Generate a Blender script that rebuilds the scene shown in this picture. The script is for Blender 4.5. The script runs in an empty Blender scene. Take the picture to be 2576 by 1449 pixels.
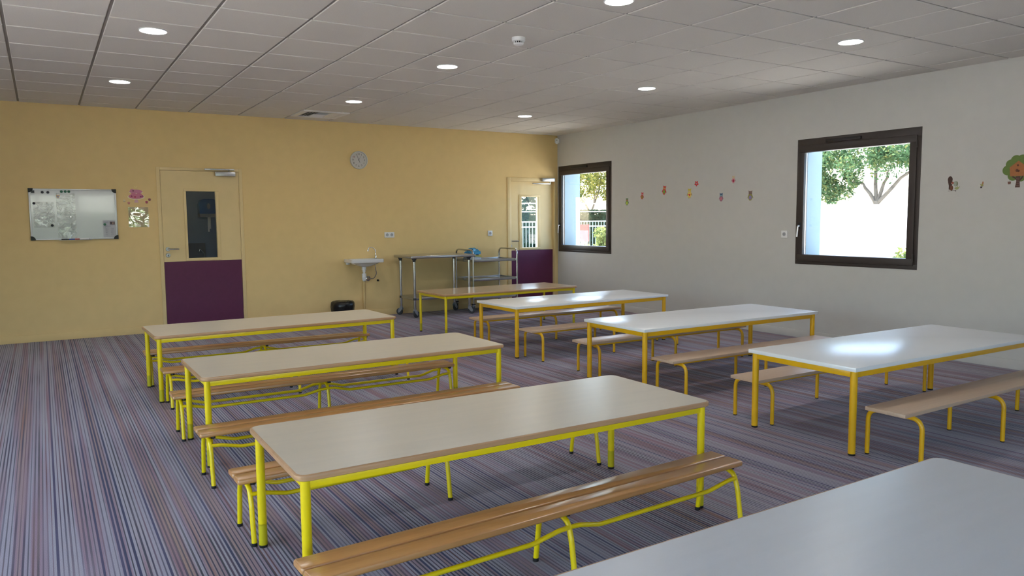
import bpy, bmesh, math, random
import numpy as np
from mathutils import Vector, Matrix

random.seed(7)
scn = bpy.context.scene
COL = scn.collection
PI = math.pi

# ------------------------------------------------------------------ camera
F_PX = 1897.66
cam_data = bpy.data.cameras.new('camera')
cam = bpy.data.objects.new('camera', cam_data)
COL.objects.link(cam)
cam_data.sensor_width = 36.0
cam_data.lens = 36.0 * F_PX / 2576.0
cam_data.clip_start = 0.05
cam_data.clip_end = 400
yaw, pitch, roll = 0.55635, -0.08983, -0.00841
fwd = Vector((math.sin(yaw) * math.cos(pitch), math.cos(yaw) * math.cos(pitch), math.sin(pitch)))
rgt = Vector((math.cos(yaw), -math.sin(yaw), 0))
upv = rgt.cross(fwd)
r2 = rgt * math.cos(roll) + upv * math.sin(roll)
u2 = -rgt * math.sin(roll) + upv * math.cos(roll)
M = Matrix((r2, u2, -fwd)).transposed().to_4x4()
M.translation = Vector((-7.4164, -10.3925, 1.3775))
cam.matrix_world = M
scn.camera = cam

# ------------------------------------------------------------------ view, world, sun
vs = scn.view_settings
vs.view_transform = 'Standard'
vs.look = 'None'
vs.gamma = 1.0
vs.use_curve_mapping = False
vs.exposure = 2.0
scn.cycles.max_bounces = 7
scn.cycles.use_adaptive_sampling = True
scn.cycles.adaptive_threshold = 0.11
scn.cycles.adaptive_min_samples = 16
scn.cycles.diffuse_bounces = 5
scn.cycles.glossy_bounces = 3
scn.cycles.transparent_max_bounces = 16
scn.cycles.caustics_reflective = False
scn.cycles.caustics_refractive = False
scn.cycles.use_denoising = True

SKY_STRENGTH = 0.42
SUN_STRENGTH = 6.5
LAMP_EMIT = 24.0
SUN_DIR = Vector((-0.10, 0.62, 0.78)).normalized()
world = bpy.data.worlds.new('daylight_sky')
scn.world = world
world.use_nodes = True
wt = world.node_tree
for n in list(wt.nodes):
    wt.nodes.remove(n)
w_out = wt.nodes.new('ShaderNodeOutputWorld')
w_bg = wt.nodes.new('ShaderNodeBackground')
w_sky = wt.nodes.new('ShaderNodeTexSky')
w_sky.sky_type = 'NISHITA'
w_sky.sun_disc = False
w_sky.sun_elevation = math.asin(SUN_DIR.z)
w_sky.sun_rotation = math.atan2(SUN_DIR.x, SUN_DIR.y)
w_sky.air_density = 1.0
w_sky.dust_density = 2.0
w_sky.ozone_density = 1.0
w_bg.inputs['Strength'].default_value = SKY_STRENGTH
wt.links.new(w_sky.outputs['Color'], w_bg.inputs['Color'])
wt.links.new(w_bg.outputs['Background'], w_out.inputs['Surface'])

sun_d = bpy.data.lights.new('sun', 'SUN')
sun_d.energy = SUN_STRENGTH
sun_d.angle = math.radians(0.6)
sun_d.color = (1.0, 0.95, 0.87)
sun = bpy.data.objects.new('sun', sun_d)
COL.objects.link(sun)
sun.rotation_euler = (-SUN_DIR).to_track_quat('-Z', 'Y').to_euler()
sun.location = (-6, 8, 12)

# room extents
XW = -0.04          # inner face of the right wall
XL = -10.6          # inner face of the left wall
YR = -13.3          # inner face of the wall behind the camera
HC = 2.767          # underside of the ceiling tiles
WT = 0.44           # outer wall thickness


def portal(name, loc, rot, sx, sy):
    d = bpy.data.lights.new(name, 'AREA')
    d.shape = 'RECTANGLE'
    d.size, d.size_y = sx, sy
    d.cycles.is_portal = True
    o = bpy.data.objects.new(name, d)
    COL.objects.link(o)
    o.location = loc
    o.rotation_euler = rot
    return o


WIN = {1: (-0.035, 1.375), 2: (-4.731, 1.430), 4: (-9.45, 1.42)}   # y of the left edge, width
WZ0, WH = 0.849, 1.408
for k, (y, w) in WIN.items():
    portal('window_portal', (XW + 0.03, y - w / 2, WZ0 + WH / 2), (0, PI / 2, 0), WH, w)
RX0, RX1, RZ0, RZ1 = -10.2, -4.7, 0.10, 2.2
portal('window_portal', ((RX0 + RX1) / 2, YR - 0.03, (RZ0 + RZ1) / 2), (PI / 2, 0, 0), RX1 - RX0, RZ1 - RZ0)
portal('window_portal', (XL - 0.03, -8.6, (RZ0 + RZ1) / 2), (0, -PI / 2, 0), RZ1 - RZ0, 8.0)


# ------------------------------------------------------------------ materials
def lin(c):
    return tuple(((v / 255.0) / 12.92 if v / 255.0 <= 0.04045 else ((v / 255.0 + 0.055) / 1.055) ** 2.4) for v in c) + (1.0,)


MATS = {}


def mat(name, rgb, rough=0.5, metal=0.0, var=0.05, vscale=8.0, bump=0.0, bscale=60.0, spec=0.5, coat=0.0, stretch=(1, 1, 1), rvar=0.0):
    m = bpy.data.materials.new(name)
    m.use_nodes = True
    nt = m.node_tree
    b = nt.nodes['Principled BSDF']
    tc = nt.nodes.new('ShaderNodeTexCoord')
    mp = nt.nodes.new('ShaderNodeMapping')
    mp.inputs['Scale'].default_value = stretch
    nt.links.new(tc.outputs['Object'], mp.inputs['Vector'])
    nz = nt.nodes.new('ShaderNodeTexNoise')
    nz.inputs['Scale'].default_value = vscale
    nz.inputs['Detail'].default_value = 4
    nt.links.new(mp.outputs['Vector'], nz.inputs['Vector'])
    rp = nt.nodes.new('ShaderNodeValToRGB')
    c = lin(rgb)
    lo = tuple(max(0, v * (1 - var)) for v in c[:3]) + (1,)
    hi = tuple(min(1, v * (1 + var)) for v in c[:3]) + (1,)
    rp.color_ramp.elements[0].position = 0.3
    rp.color_ramp.elements[1].position = 0.7
    rp.color_ramp.elements[0].color = lo
    rp.color_ramp.elements[1].color = hi
    nt.links.new(nz.outputs['Fac'], rp.inputs['Fac'])
    nt.links.new(rp.outputs['Color'], b.inputs['Base Color'])
    b.inputs['Roughness'].default_value = rough
    b.inputs['Metallic'].default_value = metal
    b.inputs['Specular IOR Level'].default_value = spec
    b.inputs['Coat Weight'].default_value = coat
    if rvar:
        mr = nt.nodes.new('ShaderNodeMapRange')
        mr.inputs['To Min'].default_value = max(0.02, rough - rvar)
        mr.inputs['To Max'].default_value = rough + rvar
        nt.links.new(nz.outputs['Fac'], mr.inputs['Value'])
        nt.links.new(mr.outputs['Result'], b.inputs['Roughness'])
    if bump:
        n2 = nt.nodes.new('ShaderNodeTexNoise')
        n2.inputs['Scale'].default_value = bscale
        n2.inputs['Detail'].default_value = 3
        nt.links.new(mp.outputs['Vector'], n2.inputs['Vector'])
        bp = nt.nodes.new('ShaderNodeBump')
        bp.inputs['Strength'].default_value = bump
        bp.inputs['Distance'].default_value = 0.004
        nt.links.new(n2.outputs['Fac'], bp.inputs['Height'])
        nt.links.new(bp.outputs['Normal'], b.inputs['Normal'])
    MATS[name] = m
    return m


def wood(name, base, dark, rough, gscale=14.0, amount=0.5, coat=0.0):
    m = bpy.data.materials.new(name)
    m.use_nodes = True
    nt = m.node_tree
    b = nt.nodes['Principled BSDF']
    tc = nt.nodes.new('ShaderNodeTexCoord')
    oi = nt.nodes.new('ShaderNodeObjectInfo')
    ad = nt.nodes.new('ShaderNodeVectorMath')
    ad.operation = 'ADD'
    nt.links.new(tc.outputs['Object'], ad.inputs[0])
    nt.links.new(oi.outputs['Random'], ad.inputs[1])
    mp = nt.nodes.new('ShaderNodeMapping')
    mp.inputs['Scale'].default_value = (0.2, 6.0, 3.0)
    nt.links.new(ad.outputs['Vector'], mp.inputs['Vector'])
    nz = nt.nodes.new('ShaderNodeTexNoise')
    nz.inputs['Scale'].default_value = gscale
    nz.inputs['Detail'].default_value = 6
    nz.inputs['Distortion'].default_value = 0.25
    nt.links.new(mp.outputs['Vector'], nz.inputs['Vector'])
    rp = nt.nodes.new('ShaderNodeValToRGB')
    rp.color_ramp.elements[0].position = 0.5 - amount * 0.4
    rp.color_ramp.elements[1].position = 0.5 + amount * 0.4
    rp.color_ramp.elements[0].color = lin(dark)
    rp.color_ramp.elements[1].color = lin(base)
    nt.links.new(nz.outputs['Fac'], rp.inputs['Fac'])
    nt.links.new(rp.outputs['Color'], b.inputs['Base Color'])
    b.inputs['Roughness'].default_value = rough
    b.inputs['Coat Weight'].default_value = coat
    b.inputs['Coat Roughness'].default_value = 0.15
    MATS[name] = m
    return m


def thin_glass(name, tint=(1, 1, 1), refl=1.0, rough=0.0, bump=0.0, bscale=12.0, cover=0.0):
    m = bpy.data.materials.new(name)
    m.use_nodes = True
    nt = m.node_tree
    for n in list(nt.nodes):
        nt.nodes.remove(n)
    out = nt.nodes.new('ShaderNodeOutputMaterial')
    tr = nt.nodes.new('ShaderNodeBsdfTransparent')
    tr.inputs['Color'].default_value = tuple(tint) + (1,)
    gl = nt.nodes.new('ShaderNodeBsdfGlossy')
    gl.inputs['Roughness'].default_value = rough
    lw = nt.nodes.new('ShaderNodeLayerWeight')
    lw.inputs['Blend'].default_value = 0.5
    pw = nt.nodes.new('ShaderNodeMath')
    pw.operation = 'POWER'
    pw.inputs[1].default_value = 4.0
    nt.links.new(lw.outputs['Facing'], pw.inputs[0])
    fr = nt.nodes.new('ShaderNodeMath')
    fr.operation = 'MULTIPLY_ADD'
    fr.inputs[1].default_value = 0.9
    fr.inputs[2].default_value = 0.05
    nt.links.new(pw.outputs['Value'], fr.inputs[0])
    mu = nt.nodes.new('ShaderNodeMath')
    mu.operation = 'MULTIPLY_ADD'
    mu.inputs[1].default_value = refl
    mu.inputs[2].default_value = cover
    mx = nt.nodes.new('ShaderNodeMixShader')
    nt.links.new(fr.outputs['Value'], mu.inputs[0])
    nt.links.new(mu.outputs['Value'], mx.inputs['Fac'])
    nt.links.new(tr.outputs['BSDF'], mx.inputs[1])
    nt.links.new(gl.outputs['BSDF'], mx.inputs[2])
    nt.links.new(mx.outputs['Shader'], out.inputs['Surface'])
    if bump:
        tc = nt.nodes.new('ShaderNodeTexCoord')
        nz = nt.nodes.new('ShaderNodeTexNoise')
        nz.inputs['Scale'].default_value = bscale
        nz.inputs['Detail'].default_value = 3
        nz.inputs['Distortion'].default_value = 1.5
        bp = nt.nodes.new('ShaderNodeBump')
        bp.inputs['Strength'].default_value = bump
        bp.inputs['Distance'].default_value = 0.02
        nt.links.new(tc.outputs['Object'], nz.inputs['Vector'])
        nt.links.new(nz.outputs['Fac'], bp.inputs['Height'])
        nt.links.new(bp.outputs['Normal'], gl.inputs['Normal'])
        nt.links.new(bp.outputs['Normal'], lw.inputs['Normal'])
    MATS[name] = m
    return m


def emit_mat(name, rgb, strength):
    m = bpy.data.materials.new(name)
    m.use_nodes = True
    nt = m.node_tree
    b = nt.nodes['Principled BSDF']
    b.inputs['Base Color'].default_value = lin(rgb)
    b.inputs['Emission Color'].default_value = lin(rgb)
    b.inputs['Emission Strength'].default_value = strength
    MATS[name] = m
    return m


def leaf_mat(name, cols, trans=0.45):
    m = bpy.data.materials.new(name)
    m.use_nodes = True
    nt = m.node_tree
    for n in list(nt.nodes):
        nt.nodes.remove(n)
    out = nt.nodes.new('ShaderNodeOutputMaterial')
    geo = nt.nodes.new('ShaderNodeNewGeometry')
    rp = nt.nodes.new('ShaderNodeValToRGB')
    els = rp.color_ramp.elements
    els[0].color = lin(cols[0])
    els[1].color = lin(cols[-1])
    for i, c in enumerate(cols[1:-1]):
        e = els.new((i + 1) / (len(cols) - 1))
        e.color = lin(c)
    nt.links.new(geo.outputs['Random Per Island'], rp.inputs['Fac'])
    df = nt.nodes.new('ShaderNodeBsdfDiffuse')
    tl = nt.nodes.new('ShaderNodeBsdfTranslucent')
    mx = nt.nodes.new('ShaderNodeMixShader')
    mx.inputs['Fac'].default_value = trans
    nt.links.new(rp.outputs['Color'], df.inputs['Color'])
    nt.links.new(rp.outputs['Color'], tl.inputs['Color'])
    nt.links.new(df.outputs['BSDF'], mx.inputs[1])
    nt.links.new(tl.outputs['BSDF'], mx.inputs[2])
    nt.links.new(mx.outputs['Shader'], out.inputs['Surface'])
    MATS[name] = m
    return m


def carpet_mat():
    m = bpy.data.materials.new('striped_carpet')
    m.use_nodes = True
    nt = m.node_tree
    N, Lk = nt.nodes, nt.links
    b = N['Principled BSDF']
    b.inputs['Roughness'].default_value = 0.95
    b.inputs['Specular IOR Level'].default_value = 0.1
    b.inputs['Sheen Weight'].default_value = 0.15
    tc = N.new('ShaderNodeTexCoord')
    sp = N.new('ShaderNodeSeparateXYZ')
    Lk.new(tc.outputs['Object'], sp.inputs['Vector'])

    def math_(op, a, bval=None, cval=None):
        n = N.new('ShaderNodeMath')
        n.operation = op
        for i, v in enumerate((a, bval, cval)):
            if v is None:
                continue
            if isinstance(v, (int, float)):
                n.inputs[i].default_value = v
            else:
                Lk.new(v, n.inputs[i])
        return n.outputs[0]

    def noise(sx, sy, detail=2.0, off=0.0):
        c = N.new('ShaderNodeCombineXYZ')
        Lk.new(math_('MULTIPLY_ADD', sp.outputs['X'], sx, off), c.inputs['X'])
        Lk.new(math_('MULTIPLY', sp.outputs['Y'], sy), c.inputs['Y'])
        n = N.new('ShaderNodeTexNoise')
        n.inputs['Scale'].default_value = 1.0
        n.inputs['Detail'].default_value = detail
        n.inputs['Roughness'].default_value = 0.6
        Lk.new(c.outputs['Vector'], n.inputs['Vector'])
        return n.outputs['Fac']

    def ramp(fac, stops, interp='LINEAR'):
        r = N.new('ShaderNodeValToRGB')
        r.color_ramp.interpolation = interp
        els = r.color_ramp.elements
        els[0].position, els[0].color = stops[0][0], lin(stops[0][1])
        els[1].position, els[1].color = stops[-1][0], lin(stops[-1][1])
        for p, c in stops[1:-1]:
            e = els.new(p)
            e.color = lin(c)
        Lk.new(fac, r.inputs['Fac'])
        return r.outputs['Color']

    # light yarn colour wanders over broad bands, dark yarn over others
    light = ramp(noise(9.0, 0.10, 3.0), [(0.28, (150, 104, 96)), (0.36, (160, 136, 136)), (0.42, (150, 124, 140)), (0.48, (162, 156, 172)), (0.56, (168, 161, 172)), (0.62, (148, 114, 128)), (0.68, (164, 138, 128)), (0.76, (150, 98, 90))])
    dark = ramp(noise(14.0, 0.12, 3.0, 31.0), [(0.30, (118, 72, 78)), (0.40, (92, 72, 92)), (0.47, (58, 54, 78)), (0.52, (66, 62, 78)), (0.58, (56, 54, 66)), (0.66, (112, 70, 72)), (0.74, (66, 70, 108))])
    # stripes about 19 mm apart
    t = math_('MULTIPLY', sp.outputs['X'], 1.0 / 0.0172)
    wob = math_('MULTIPLY', noise(6.0, 0.0, 2.0, 7.0), 1.0)
    ph = math_('ADD', t, wob)
    fr = math_('FRACT', ph)
    cell = math_('FLOOR', ph)
    wn = N.new('ShaderNodeTexWhiteNoise')
    wn.noise_dimensions = '1D'
    Lk.new(cell, wn.inputs['W'])
    tri = math_('ABSOLUTE', math_('SUBTRACT', fr, 0.5))          # 0 in the middle, .5 at the seam
    width = math_('MULTIPLY_ADD', wn.outputs['Value'], 0.18, 0.12)
    edge = math_('SUBTRACT', tri, width)
    k = N.new('ShaderNodeMapRange')
    k.inputs['From Min'].default_value = -0.05
    k.inputs['From Max'].default_value = 0.05
    Lk.new(edge, k.inputs['Value'])
    # stripes fade in and out along and across the room
    str_ = N.new('ShaderNodeMapRange')
    str_.inputs['From Min'].default_value = 0.32
    str_.inputs['From Max'].default_value = 0.58
    str_.inputs['To Min'].default_value = 0.2
    str_.inputs['To Max'].default_value = 1.0
    Lk.new(noise(5.0, 0.45, 3.0, 3.0), str_.inputs['Value'])
    fac = math_('MULTIPLY', math_('SUBTRACT', 1.0, k.outputs['Result']), str_.outputs['Result'])
    mx = N.new('ShaderNodeMix')
    mx.data_type = 'RGBA'
    Lk.new(fac, mx.inputs['Factor'])
    Lk.new(light, mx.inputs['A'])
    Lk.new(dark, mx.inputs['B'])
    # every so often one stripe is deep blue
    ac = math_('GREATER_THAN', wn.outputs['Value'], 0.88)
    ax_ = N.new('ShaderNodeMix')
    ax_.data_type = 'RGBA'
    Lk.new(math_('MULTIPLY', ac, math_('MULTIPLY', math_('SUBTRACT', 1.0, k.outputs['Result']), 0.62)), ax_.inputs['Factor'])
    Lk.new(mx.outputs['Result'], ax_.inputs['A'])
    ax_.inputs['B'].default_value = lin((36, 40, 92))
    mx = ax_
    # pile grain
    g = N.new('ShaderNodeTexNoise')
    g.inputs['Scale'].default_value = 260.0
    g.inputs['Detail'].default_value = 2
    Lk.new(tc.outputs['Object'], g.inputs['Vector'])
    gm = N.new('ShaderNodeMapRange')
    gm.inputs['From Min'].default_value = 0.3
    gm.inputs['From Max'].default_value = 0.7
    gm.inputs['To Min'].default_value = 0.78
    gm.inputs['To Max'].default_value = 1.16
    Lk.new(g.outputs['Fac'], gm.inputs['Value'])
    mu = N.new('ShaderNodeMix')
    mu.data_type = 'RGBA'
    mu.blend_type = 'MULTIPLY'
    mu.inputs['Factor'].default_value = 1.0
    Lk.new(mx.outputs['Result'], mu.inputs['A'])
    cc = N.new('ShaderNodeCombineColor')
    for s in ('Red', 'Green', 'Blue'):
        Lk.new(gm.outputs['Result'], cc.inputs[s])
    Lk.new(cc.outputs['Color'], mu.inputs['B'])
    Lk.new(mu.outputs['Result'], b.inputs['Base Color'])
    bp = N.new('ShaderNodeBump')
    bp.inputs['Strength'].default_value = 0.25
    bp.inputs['Distance'].default_value = 0.003
    Lk.new(g.outputs['Fac'], bp.inputs['Height'])
    Lk.new(bp.outputs['Normal'], b.inputs['Normal'])
    return m


M_CARPET = carpet_mat()
M_YWALL = mat('yellow_wall_paint', (230, 201, 144), 0.75, var=0.02, bump=0.10, bscale=240, spec=0.3)
M_WWALL = mat('white_wall_paint', (202, 200, 197), 0.8, var=0.015, bump=0.10, bscale=240, spec=0.3)
M_TILE = mat('ceiling_tile_fibre', (222, 218, 212), 0.95, var=0.03, vscale=120, bump=0.15, bscale=320, spec=0.1)
M_GRID = mat('shaded_grid_metal', (150, 147, 142), 0.6, var=0.02)  # white grid greyed: the shade between tiles is put into its colour
M_DOORP = mat('door_cream_paint', (228, 203, 150), 0.42, var=0.02)
M_PURPLE = mat('aubergine_laminate', (92, 32, 70), 0.5, var=0.05, vscale=20)
M_EXTW = mat('outside_render', (225, 226, 226), 0.85, var=0.03, bump=0.1, bscale=80)
M_HOUSE = mat('sky_shaded_render', (150, 172, 184), 0.85, var=0.03, bump=0.1, bscale=80)  # white outer render with the blue of sky-lit shade put into its colour
M_ALU = mat('brushed_aluminium', (190, 190, 192), 0.32, 0.9, var=0.04, vscale=30)
M_CHROME = mat('chrome', (215, 215, 218), 0.12, 1.0, var=0.03)
M_STEEL = mat('stainless_steel', (184, 186, 190), 0.25, 0.95, var=0.015, vscale=4, stretch=(0.2, 1, 1), rvar=0.02)
M_STEELT = mat('stainless_tube', (196, 196, 198), 0.18, 1.0, var=0.03)
M_FRAME = mat('dark_window_metal', (58, 50, 47), 0.45, 0.0, var=0.05, vscale=30)
M_BLACKP = mat('black_plastic', (26, 25, 27), 0.45, var=0.1, vscale=40)
M_GREYP = mat('grey_plastic', (134, 138, 145), 0.45, var=0.05)
M_DGREYP = mat('dark_grey_rubber', (54, 57, 62), 0.6, var=0.08)
M_WHITEP = mat('white_plastic', (232, 232, 234), 0.35, var=0.015)
M_CERAM = mat('white_ceramic', (226, 226, 228), 0.12, var=0.01, coat=0.4)
M_LEMON = mat('lemon_yellow_enamel', (238, 210, 8), 0.33, var=0.03, vscale=12, coat=0.15)
M_LEMOND = mat('worn_lemon_enamel', (196, 182, 14), 0.4, var=0.06, vscale=20)
M_GOLD = mat('golden_yellow_enamel', (232, 176, 12), 0.36, var=0.03, vscale=12, coat=0.1)
M_CREAM = mat('cream_laminate', (221, 210, 191), 0.30, var=0.03, vscale=5, stretch=(0.6, 5, 1), rvar=0.04, spec=0.45)
M_TAN = mat('tan_laminate', (204, 178, 146), 0.16, var=0.03, vscale=5, stretch=(0.6, 5, 1))
M_WLAM = mat('white_laminate', (236, 237, 238), 0.26, var=0.01, vscale=6, spec=0.7)
M_CREAM_COOL = mat('cool_lit_laminate', (210, 211, 214), 0.30, var=0.02, vscale=5, stretch=(0.6, 5, 1), rvar=0.04, spec=0.45)  # cream laminate copy with bluish window light put into its colour
M_PLANK = wood('pale_beech_laminate', (206, 178, 152), (192, 162, 136), 0.34, 10, 0.8)
M_EDGE = wood('beech_edge', (196, 156, 116), (170, 128, 90), 0.32, 10, 0.7)
M_SLAT = wood('varnished_beech', (198, 146, 90), (184, 130, 76), 0.28, 16, 0.8, 0.3)
M_GLASS = thin_glass('window_glass', (0.97, 0.985, 0.98), 1.0)
M_SLEEVE = thin_glass('clear_plastic', (0.96, 0.96, 0.95), 2.0, 0.05, 0.9, 11.0, 0.10)
M_SLEEVEF = thin_glass('smooth_clear_plastic', (0.97, 0.97, 0.95), 2.2, 0.04, 0.18, 5.0, 0.18)
M_BOARD = mat('whiteboard_enamel', (206, 208, 211), 0.10, var=0.01, spec=0.9, coat=0.6)
M_LAMP = emit_mat('lamp_diffuser', (255, 252, 246), LAMP_EMIT)
M_BAG = mat('black_bin_bag', (18, 18, 20), 0.28, var=0.2, vscale=14, bump=0.9, bscale=22)
M_GROUND = mat('pale_gravel', (206, 200, 190), 0.95, var=0.10, vscale=3, bump=0.2, bscale=60)
M_LAWN = mat('lawn_green', (96, 132, 58), 0.95, var=0.25, vscale=2.5, bump=0.3, bscale=80)
M_BARK = mat('tree_bark', (96, 88, 78), 0.9, var=0.3, vscale=9, bump=0.5, bscale=20)
M_LEAFG = leaf_mat('green_leaves', [(62, 88, 62), (78, 106, 74), (92, 122, 88), (126, 128, 78)])
M_LEAFY = leaf_mat('yellow_green_leaves', [(64, 84, 44), (104, 110, 56), (136, 128, 66), (80, 92, 54)])
M_LEAFD = leaf_mat('hedge_leaves', [(34, 50, 38), (44, 62, 48), (54, 72, 56)], 0.25)
M_LEAFB = leaf_mat('bush_leaves', [(84, 104, 60), (128, 140, 86), (170, 170, 112)], 0.4)
M_FENCE = mat('white_fence_paint', (225, 228, 228), 0.6, var=0.02)
M_FENCEG = mat('green_fence_paint', (120, 138, 136), 0.6, var=0.05)
M_RED = mat('red_paint', (150, 40, 48), 0.5, var=0.03)
M_DARKROOM = mat('washroom_paint', (120, 138, 160), 0.8, var=0.03)
M_BLUEM = mat('blue_metal_plastic', (40, 92, 150), 0.25, 0.3, var=0.05)
M_PAPER = mat('white_paper', (226, 226, 224), 0.8, var=0.02)


def flat(rgb, rough=0.6):
    k = 'print_%02x%02x%02x' % tuple(rgb)
    return MATS.get(k) or mat(k, rgb, rough, var=0.06, vscale=60)


# ------------------------------------------------------------------ mesh helpers
class MB:
    def __init__(self):
        self.bm = bmesh.new()

    def box(self, c, s, bevel=0.0, rot=None, seg=2):
        bm2 = bmesh.new()
        bmesh.ops.create_cube(bm2, size=1.0)
        for v in bm2.verts:
            v.co = Vector((v.co.x * s[0], v.co.y * s[1], v.co.z * s[2]))
        if bevel:
            bmesh.ops.bevel(bm2, geom=bm2.edges[:] , offset=bevel, segments=seg, affect='EDGES', profile=0.5)
        mt = Matrix.Translation(Vector(c))
        if rot is not None:
            mt = mt @ rot.to_4x4()
        self._merge(bm2, mt)
        return self

    def bx(self, x0, x1, y0, y1, z0, z1, bevel=0.0, seg=2):
        return self.box(((x0 + x1) / 2, (y0 + y1) / 2, (z0 + z1) / 2), (abs(x1 - x0), abs(y1 - y0), abs(z1 - z0)), bevel, None, seg)

    def _merge(self, bm2, mt=None):
        mp = {}
        for v in bm2.verts:
            mp[v] = self.bm.verts.new(mt @ v.co if mt is not None else v.co)
        for f in bm2.faces:
            try:
                self.bm.faces.new([mp[v] for v in f.verts])
            except ValueError:
                pass
        bm2.free()

    def tube(self, pts, r, n=12, cap=True, closed=False):
        pts = [Vector(p) for p in pts]
        m = len(pts)
        rad = r if isinstance(r, (list, tuple)) else [r] * m
        T = []
        for i in range(m):
            if closed:
                d = pts[(i + 1) % m] - pts[i - 1]
            else:
                d = pts[min(i + 1, m - 1)] - pts[max(i - 1, 0)]
            T.append(d.normalized())
        ref = Vector((0, 0, 1)) if abs(T[0].z) < 0.9 else Vector((1, 0, 0))
        nrm = T[0].cross(ref).normalized()
        rings = []
        for i in range(m):
            if i:
                q = T[i - 1].rotation_difference(T[i])
                nrm = q @ nrm
            nrm = (nrm - T[i] * nrm.dot(T[i])).normalized()
            bn = T[i].cross(nrm)
            rings.append([self.bm.verts.new(pts[i] + (nrm * math.cos(2 * PI * k / n) + bn * math.sin(2 * PI * k / n)) * rad[i]) for k in range(n)])
        for i in range(m if closed else m - 1):
            a, b2 = rings[i], rings[(i + 1) % m]
            for k in range(n):
                self.bm.faces.new((a[k], a[(k + 1) % n], b2[(k + 1) % n], b2[k]))
        if cap and not closed:
            self.bm.faces.new(list(reversed(rings[0])))
            self.bm.faces.new(rings[-1])
        return self

    def cyl(self, p0, p1, r, n=20, r1=None):
        return self.tube([p0, p1], [r, r if r1 is None else r1], n)

    def lathe(self, prof, n=32, mt=None):
        mt = mt or Matrix.Identity(4)
        rings = []
        for r, z in prof:
            if r < 1e-6:
                rings.append([self.bm.verts.new(mt @ Vector((0, 0, z)))])
            else:
                rings.append([self.bm.verts.new(mt @ Vector((r * math.cos(2 * PI * k / n), r * math.sin(2 * PI * k / n), z))) for k in range(n)])
        for a, b2 in zip(rings, rings[1:]):
            for k in range(n):
                k2 = (k + 1) % n
                if len(a) == 1 and len(b2) == 1:
                    continue
                if len(a) == 1:
                    self.bm.faces.new((a[0], b2[k], b2[k2]))
                elif len(b2) == 1:
                    self.bm.faces.new((a[k], a[k2], b2[0]))
                else:
                    self.bm.faces.new((a[k], a[k2], b2[k2], b2[k]))
        return self

    def prism(self, poly, d0, d1, mt=None):
        """poly of (u, v); extruded over d0..d1 along local z of mt."""
        mt = mt or Matrix.Identity(4)
        a = [self.bm.verts.new(mt @ Vector((u, v, d0))) for u, v in poly]
        b2 = [self.bm.verts.new(mt @ Vector((u, v, d1))) for u, v in poly]
        n = len(poly)
        self.bm.faces.new(a)
        self.bm.faces.new(b2)
        for k in range(n):
            self.bm.faces.new((a[k], a[(k + 1) % n], b2[(k + 1) % n], b2[k]))
        return self

    def loops(self, rings, cap=True):
        """skin successive closed rings of points."""
        V = [[self.bm.verts.new(Vector(p)) for p in r] for r in rings]
        n = len(V[0])
        for a, b2 in zip(V, V[1:]):
            for k in range(n):
                self.bm.faces.new((a[k], a[(k + 1) % n], b2[(k + 1) % n], b2[k]))
        if cap:
            self.bm.faces.new(V[0])
            self.bm.faces.new(V[-1])
        return self

    def mesh(self, name, m, smooth=True):
        bmesh.ops.recalc_face_normals(self.bm, faces=self.bm.faces[:])
        me = bpy.data.meshes.new(name)
        self.bm.to_mesh(me)
        self.bm.free()
        me.materials.append(m)
        if smooth:
            me.shade_smooth()
            me.set_sharp_from_angle(angle=math.radians(38))
        return me

    def build(self, name, m, parent=None, smooth=True, loc=None, rz=0.0):
        return obj(name, self.mesh(name, m, smooth), parent, loc, rz)


def obj(name, me, parent=None, loc=None, rz=0.0):
    o = bpy.data.objects.new(name, me)
    COL.objects.link(o)
    if parent is not None:
        o.parent = parent
    if loc is not None:
        o.location = loc
    if rz:
        o.rotation_euler = (0, 0, rz)
    return o


def tag(o, label=None, cat=None, group=None, kind=None):
    if label:
        o['label'] = label
    if cat:
        o['category'] = cat
    if group:
        o['group'] = group
    if kind:
        o['kind'] = kind
    return o


def thing(name, label, cat, loc=(0, 0, 0), rz=0.0, group=None):
    o = bpy.data.objects.new(name, None)
    COL.objects.link(o)
    o.empty_display_size = 0.1
    o.location = loc
    o.rotation_euler = (0, 0, rz)
    return tag(o, label, cat, group)


def struct_root(name, loc=(0, 0, 0), rz=0.0, label=None):
    o = bpy.data.objects.new(name, None)
    COL.objects.link(o)
    o.location = loc
    o.rotation_euler = (0, 0, rz)
    return tag(o, label, None, None, 'structure')


def copy_tree(o, parent=None):
    c = o.copy()
    COL.objects.link(c)
    c.parent = parent
    for ch in list(o.children):
        copy_tree(ch, c)
    return c


def fillet(pts, rad, seg=6):
    pts = [Vector(p) for p in pts]
    out = [pts[0]]
    for i in range(1, len(pts) - 1):
        a, b2, c = pts[i - 1], pts[i], pts[i + 1]
        d1, d2 = (a - b2), (c - b2)
        r = rad[i - 1] if isinstance(rad, (list, tuple)) else rad
        ang = d1.angle(d2)
        t = min(r / max(math.tan(ang / 2), 1e-6), d1.length * 0.49, d2.length * 0.49)
        p0, p1 = b2 + d1.normalized() * t, b2 + d2.normalized() * t
        for k in range(seg + 1):
            s = k / seg
            out.append(p0 * (1 - s) ** 2 + b2 * 2 * s * (1 - s) + p1 * s * s)
    out.append(pts[-1])
    return out


def rrect(L, W, r, seg=6, off=0.0):
    L, W, r = L - 2 * off, W - 2 * off, max(r - off, 0.0005)
    P = []
    for cx, cy, a0 in ((L / 2 - r, W / 2 - r, 0), (-L / 2 + r, W / 2 - r, PI / 2), (-L / 2 + r, -W / 2 + r, PI), (L / 2 - r, -W / 2 + r, 1.5 * PI)):
        for k in range(seg + 1):
            a = a0 + (PI / 2) * k / seg
            P.append((cx + r * math.cos(a), cy + r * math.sin(a)))
    return P


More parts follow.
